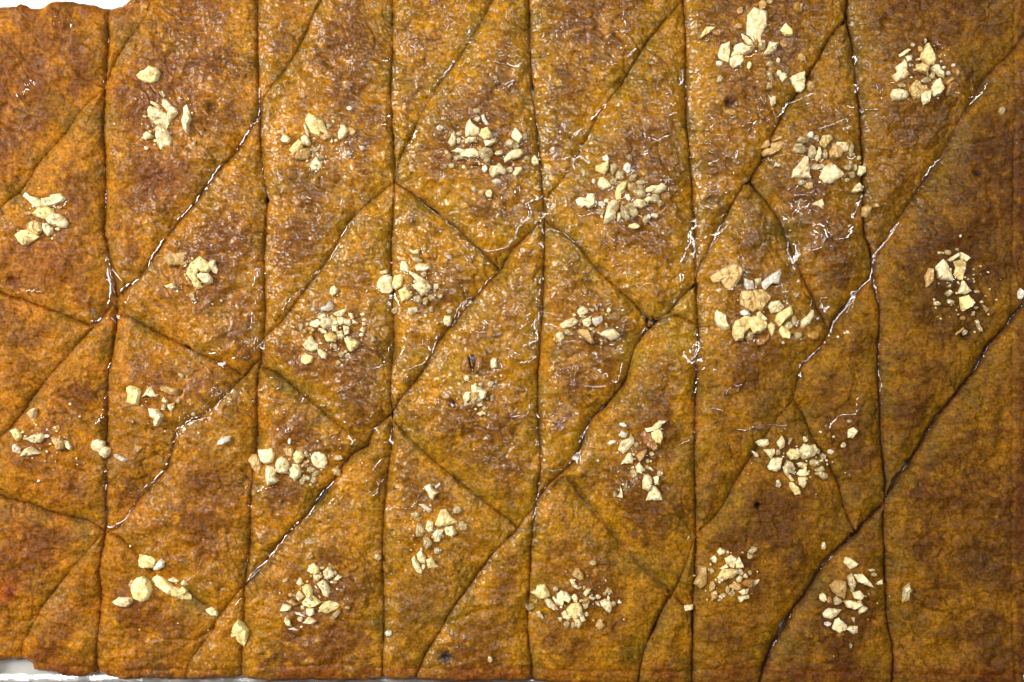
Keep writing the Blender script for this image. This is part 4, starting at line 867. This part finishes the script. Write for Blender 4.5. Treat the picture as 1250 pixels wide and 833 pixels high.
# only where wide enough; thin slits of the dry cuts stay open
ci, cj = np.nonzero(fm)
q = np.stack([idx[ci, cj], idx[ci + 1, cj], idx[ci + 1, cj + 1], idx[ci, cj + 1]], 1)
used, inv = np.unique(q.ravel(), return_inverse=True); q = inv.reshape(-1, 4)
vi, vj = used // nx, used % nx
co1 = np.stack([(GX[vi, vj] - CX) * S, (CY - GY[vi, vj]) * S, Ssurf[vi, vj] * S], 1)
top_now = np.maximum(np.where(mlo, Ssurf, Z), Z)
top_s = blur(top_now, 1.5); top_w = blur(top_now, 3.6)
print('syrup faces', len(q))
def sample(A, x, y):
    u = np.clip((x - X0) / STEP, 0, nx - 1.001); v = np.clip((y - Y0) / STEP, 0, ny - 1.001)
    i = v.astype(int); j = u.astype(int); fu = u - j; fv = v - i
    return A[i, j] * (1 - fu) * (1 - fv) + A[i, j + 1] * fu * (1 - fv) + A[i + 1, j] * (1 - fu) * fv + A[i + 1, j + 1] * fu * fv
bead_v, bead_f = [], []; bo = len(co1)
def add_bead(pts, width, height, seed, taper=True, base=None, lift=0.6):
    global bo
    p = spline(pts, 1.3)
    if len(p) < 4: return
    s = np.concatenate([[0], np.cumsum(np.linalg.norm(np.diff(p, axis=0), axis=1))])
    nA = vnoise(p[:, 0], p[:, 1], 5.5, 400 + seed % 7); nB = vnoise(p[:, 0], p[:, 1], 5.5, 450 + seed % 7)
    p = p + np.stack([nA, nB], 1) * min(1.5, 0.12 * s[-1])
    t = np.gradient(p, axis=0); t /= np.linalg.norm(t, axis=1)[:, None] + 1e-9
    nrm = np.stack([-t[:, 1], t[:, 0]], 1)
    wv = width * np.clip(1 + 0.35 * vnoise(p[:, 0], p[:, 1], 10, 460), .6, 1.5)
    tp = np.clip(np.minimum(s, s[-1] - s) / 4.0, 0.05, 1) if taper else np.ones(len(s))
    wv = wv * np.sqrt(tp)
    zc = sample(top_s if base is None else base, p[:, 0], p[:, 1])
    if base is not None:
        kz = np.hanning(15)[1:-1]; kz = kz / kz.sum(); zc = np.convolve(np.pad(np.maximum(zc, sample(top_s, p[:, 0], p[:, 1]) - 0.1), 6, mode='edge'), kz, 'valid')
    K = 8; us = np.linspace(-1, 1, K)
    rows = []
    for u in us:
        q_ = p + nrm * (wv * u)[:, None]
        zz = zc + lift + height * (wv / width) * (1 - abs(u) ** 2) - 1.1 * abs(u) ** 8
        rows.append(np.stack([(q_[:, 0] - CX) * S, (CY - q_[:, 1]) * S, zz * S], 1))
    m = len(p); V_ = np.concatenate(rows)
    f = []
    for a in range(K - 1):
        i = np.arange(m - 1)
        f.append(np.stack([a * m + i, a * m + i + 1, (a + 1) * m + i + 1, (a + 1) * m + i], 1))
    bead_v.append(V_); bead_f.append(np.concatenate(f) + bo); bo += len(V_)
bi = 0
for (x0, y0, f), body in BEADS:
    for s in body.split('|'):
        add_bead(crop(s, x0, y0, f), 3.3, 0.62, bi, base=top_w, lift=1.4); bi += 1
cr_ = random.Random(9)
for x, y, r, n in CURLS:
    for k in range(int(n * 2.0)):
        px, py = cr_.gauss(x, r * .5), cr_.gauss(y, r * .5)
        a = cr_.random() * 6.28; L = cr_.uniform(1.2, 2.6); pts = [(px, py)]; turn = cr_.gauss(0, .5)
        for j in range(cr_.choice((3, 3, 4, 5))):
            a += turn + cr_.gauss(0, .35); px += math.cos(a) * L; py += math.sin(a) * L; pts.append((px, py))
        add_bead(pts, cr_.uniform(1.5, 2.2), cr_.uniform(.30, .45), bi); bi += 1
for n in nuts:                                     # syrup gathers against the near side of many nuts
    if n['A'] < 28 or cr_.random() > .6: continue
    cx_, cy_ = n['c']
    w_ = math.exp(-(((cx_ - 640) / 420) ** 2 + ((cy_ - 290) / 260) ** 2))
    if cr_.random() > w_ * 1.2: continue
    l = n['lobes'][0]; c_ = l.mean(0); a0 = cr_.uniform(-0.5, 0.4); a1 = a0 + cr_.uniform(1.2, 2.2); pts = []
    for k in range(7):
        a = a0 + (a1 - a0) * k / 6; u = np.array([math.cos(a), math.sin(a)])
        rr2 = max(0.0, float(((l - c_) @ u).max())) + 1.4
        pts.append(tuple(c_ + u * rr2))
    add_bead(pts, 2.1, 0.45, bi); bi += 1
co_all = np.vstack([co1] + bead_v); q_all = np.vstack([q] + bead_f)
me = mesh_from('syrup', co_all, q_all, True, [M_pool, M_syrup])
if len(me.polygons) == len(q_all): me.polygons.foreach_set('material_index', (np.arange(len(q_all)) >= len(q)).astype(np.int32))
else: print('POLY COUNT CHANGED', len(me.polygons), len(q_all))
ob = bpy.data.objects.new('syrup', me); COL.objects.link(ob)
ob['kind'] = 'stuff'; ob['category'] = 'syrup'; ob['label'] = 'clear glossy syrup pooled in the cuts and low parts of the pastry'
print('syrup verts', len(co_all), 'quads', len(q_all))

# ================================================================ tray and table
def simple(name, col, rough, metal=0.0, bump=0.0, sc=60):
    m, t, b, N, Lk = nt(name)
    b.inputs['Base Color'].default_value = (*col, 1); b.inputs['Roughness'].default_value = rough; b.inputs['Metallic'].default_value = metal
    n = N.new('ShaderNodeTexNoise'); n.inputs['Scale'].default_value = sc; n.inputs['Detail'].default_value = 4
    g = N.new('ShaderNodeNewGeometry'); Lk.new(g.outputs['Position'], n.inputs['Vector'])
    bp = N.new('ShaderNodeBump'); bp.inputs['Strength'].default_value = bump; bp.inputs['Distance'].default_value = 0.001
    Lk.new(n.outputs['Fac'], bp.inputs['Height']); Lk.new(bp.outputs[0], b.inputs['Normal'])
    r = N.new('ShaderNodeMapRange'); r.inputs[3].default_value = rough * .8; r.inputs[4].default_value = min(1, rough * 1.3)
    Lk.new(n.outputs['Fac'], r.inputs[0]); Lk.new(r.outputs[0], b.inputs['Roughness'])
    return m
M_foil = simple('foil', (0.80, 0.80, 0.78), 0.30, 0.85, 1.0, 140)
M_table = simple('pale_worktop', (0.74, 0.74, 0.72), 0.5, 0, 0.1, 90)
tray = bpy.data.objects.new('foil_tray', None); COL.objects.link(tray); tray.location = W(CX, CY, -31)
tray.empty_display_size = 0.02
tray['label'] = 'crimped silver foil baking tray holding the whole cut pastry'; tray['category'] = 'baking tray'
def child(name, co, q, mat, smooth=True):
    lx, ly, lz = tray.location
    me = mesh_from(name, np.array(co) - np.array([lx, ly, lz]), np.array(q), smooth, [mat])
    o = bpy.data.objects.new(name, me); COL.objects.link(o); o.parent = tray
    return o
# outline of the tray: rounded rectangle walked in small steps
def rrect(x0, y0, x1, y1, r, step=3.0):
    pts = []
    def seg(ax, ay, bx, by):
        n = max(1, int(math.hypot(bx - ax, by - ay) / step))
        for i in range(n): pts.append((ax + (bx - ax) * i / n, ay + (by - ay) * i / n))
    def arc(cx, cy, a0, a1):
        n = max(3, int(r * abs(a1 - a0) / step))
        for i in range(n):
            a = a0 + (a1 - a0) * i / n; pts.append((cx + r * math.cos(a), cy + r * math.sin(a)))
    H = math.pi / 2
    seg(x0 + r, y0, x1 - r, y0); arc(x1 - r, y0 + r, -H, 0); seg(x1, y0 + r, x1, y1 - r); arc(x1 - r, y1 - r, 0, H)
    seg(x1 - r, y1, x0 + r, y1); arc(x0 + r, y1 - r, H, 2 * H); seg(x0, y1 - r, x0, y0 + r); arc(x0 + r, y0 + r, 2 * H, 3 * H)
    return np.array(pts)
TX0, TY0, TX1, TY1 = -70, -24, 1270, 842
rr_ = rrect(TX0, TY0, TX1, TY1, 14)
tn = np.roll(rr_, -1, 0) - np.roll(rr_, 1, 0); tn /= np.linalg.norm(tn, axis=1)[:, None]; nn = np.stack([tn[:, 1], -tn[:, 0]], 1)
s_ = np.concatenate([[0], np.cumsum(np.linalg.norm(np.diff(rr_, axis=0), axis=1))])
def ring(off, z, amp, skew=0.0):
    fr_ = np.mod((s_ + skew) / 46.0, 1.0)
    c = np.where(fr_ < 0.78, fr_ / 0.78, (1 - fr_) / 0.22) * 2 - 1
    p = rr_ + nn * (off + amp * c)[:, None]
    return np.stack([(p[:, 0] - CX) * S, (CY - p[:, 1]) * S, np.full(len(p), z) * S + 1.2 * amp * c * S], 1)
def loft(rings):
    n = len(rings[0]); V_ = np.vstack(rings); f = []
    for a in range(len(rings) - 1):
        for i in range(n):
            j = (i + 1) % n; f.append((a * n + i, a * n + j, (a + 1) * n + j, (a + 1) * n + i))
    return V_, f
v, f = loft([ring(-10, -28, 0), ring(-2, -27, 0), ring(0, -22, 2.0, 0), ring(2, -12, 4.2, 9), ring(3, -2, 5.0, 22), ring(5, 3, 4.0, 32)])
child('tray_wall', v, f, M_foil)
v, f = loft([ring(5.2, 3.2, 4.0, 32), ring(18, 5, 3.0, 44), ring(30, 4, 1.2, 24), ring(34, 2, 1.0, 24), ring(33, -1, .6, 24)])
child('tray_rim', v, f, M_foil)
v = [W(TX0 - 2, TY0 - 2, -28.3), W(TX1 + 2, TY0 - 2, -28.3), W(TX1 + 2, TY1 + 2, -28.3), W(TX0 - 2, TY1 + 2, -28.3), W(TX0 - 2, TY0 - 2, -30), W(TX1 + 2, TY0 - 2, -30), W(TX1 + 2, TY1 + 2, -30), W(TX0 - 2, TY1 + 2, -30)]
f = [(3, 2, 1, 0), (4, 5, 6, 7), (0, 1, 5, 4), (1, 2, 6, 5), (2, 3, 7, 6), (3, 0, 4, 7)]
M_base = simple('syrup_on_tray_base', (0.60, 0.58, 0.54), 0.35, 0.5, 0.2, 200)
child('tray_base', v, f, M_base, False)
v = np.array([(-1.2, -1.0, -.0078), (1.2, -1.0, -.0078), (1.2, 1.0, -.0078), (-1.2, 1.0, -.0078)])
me = mesh_from('tabletop', v, np.array([(0, 1, 2, 3)]), False, [M_table])
ob = bpy.data.objects.new('tabletop', me); COL.objects.link(ob); ob['kind'] = 'structure'
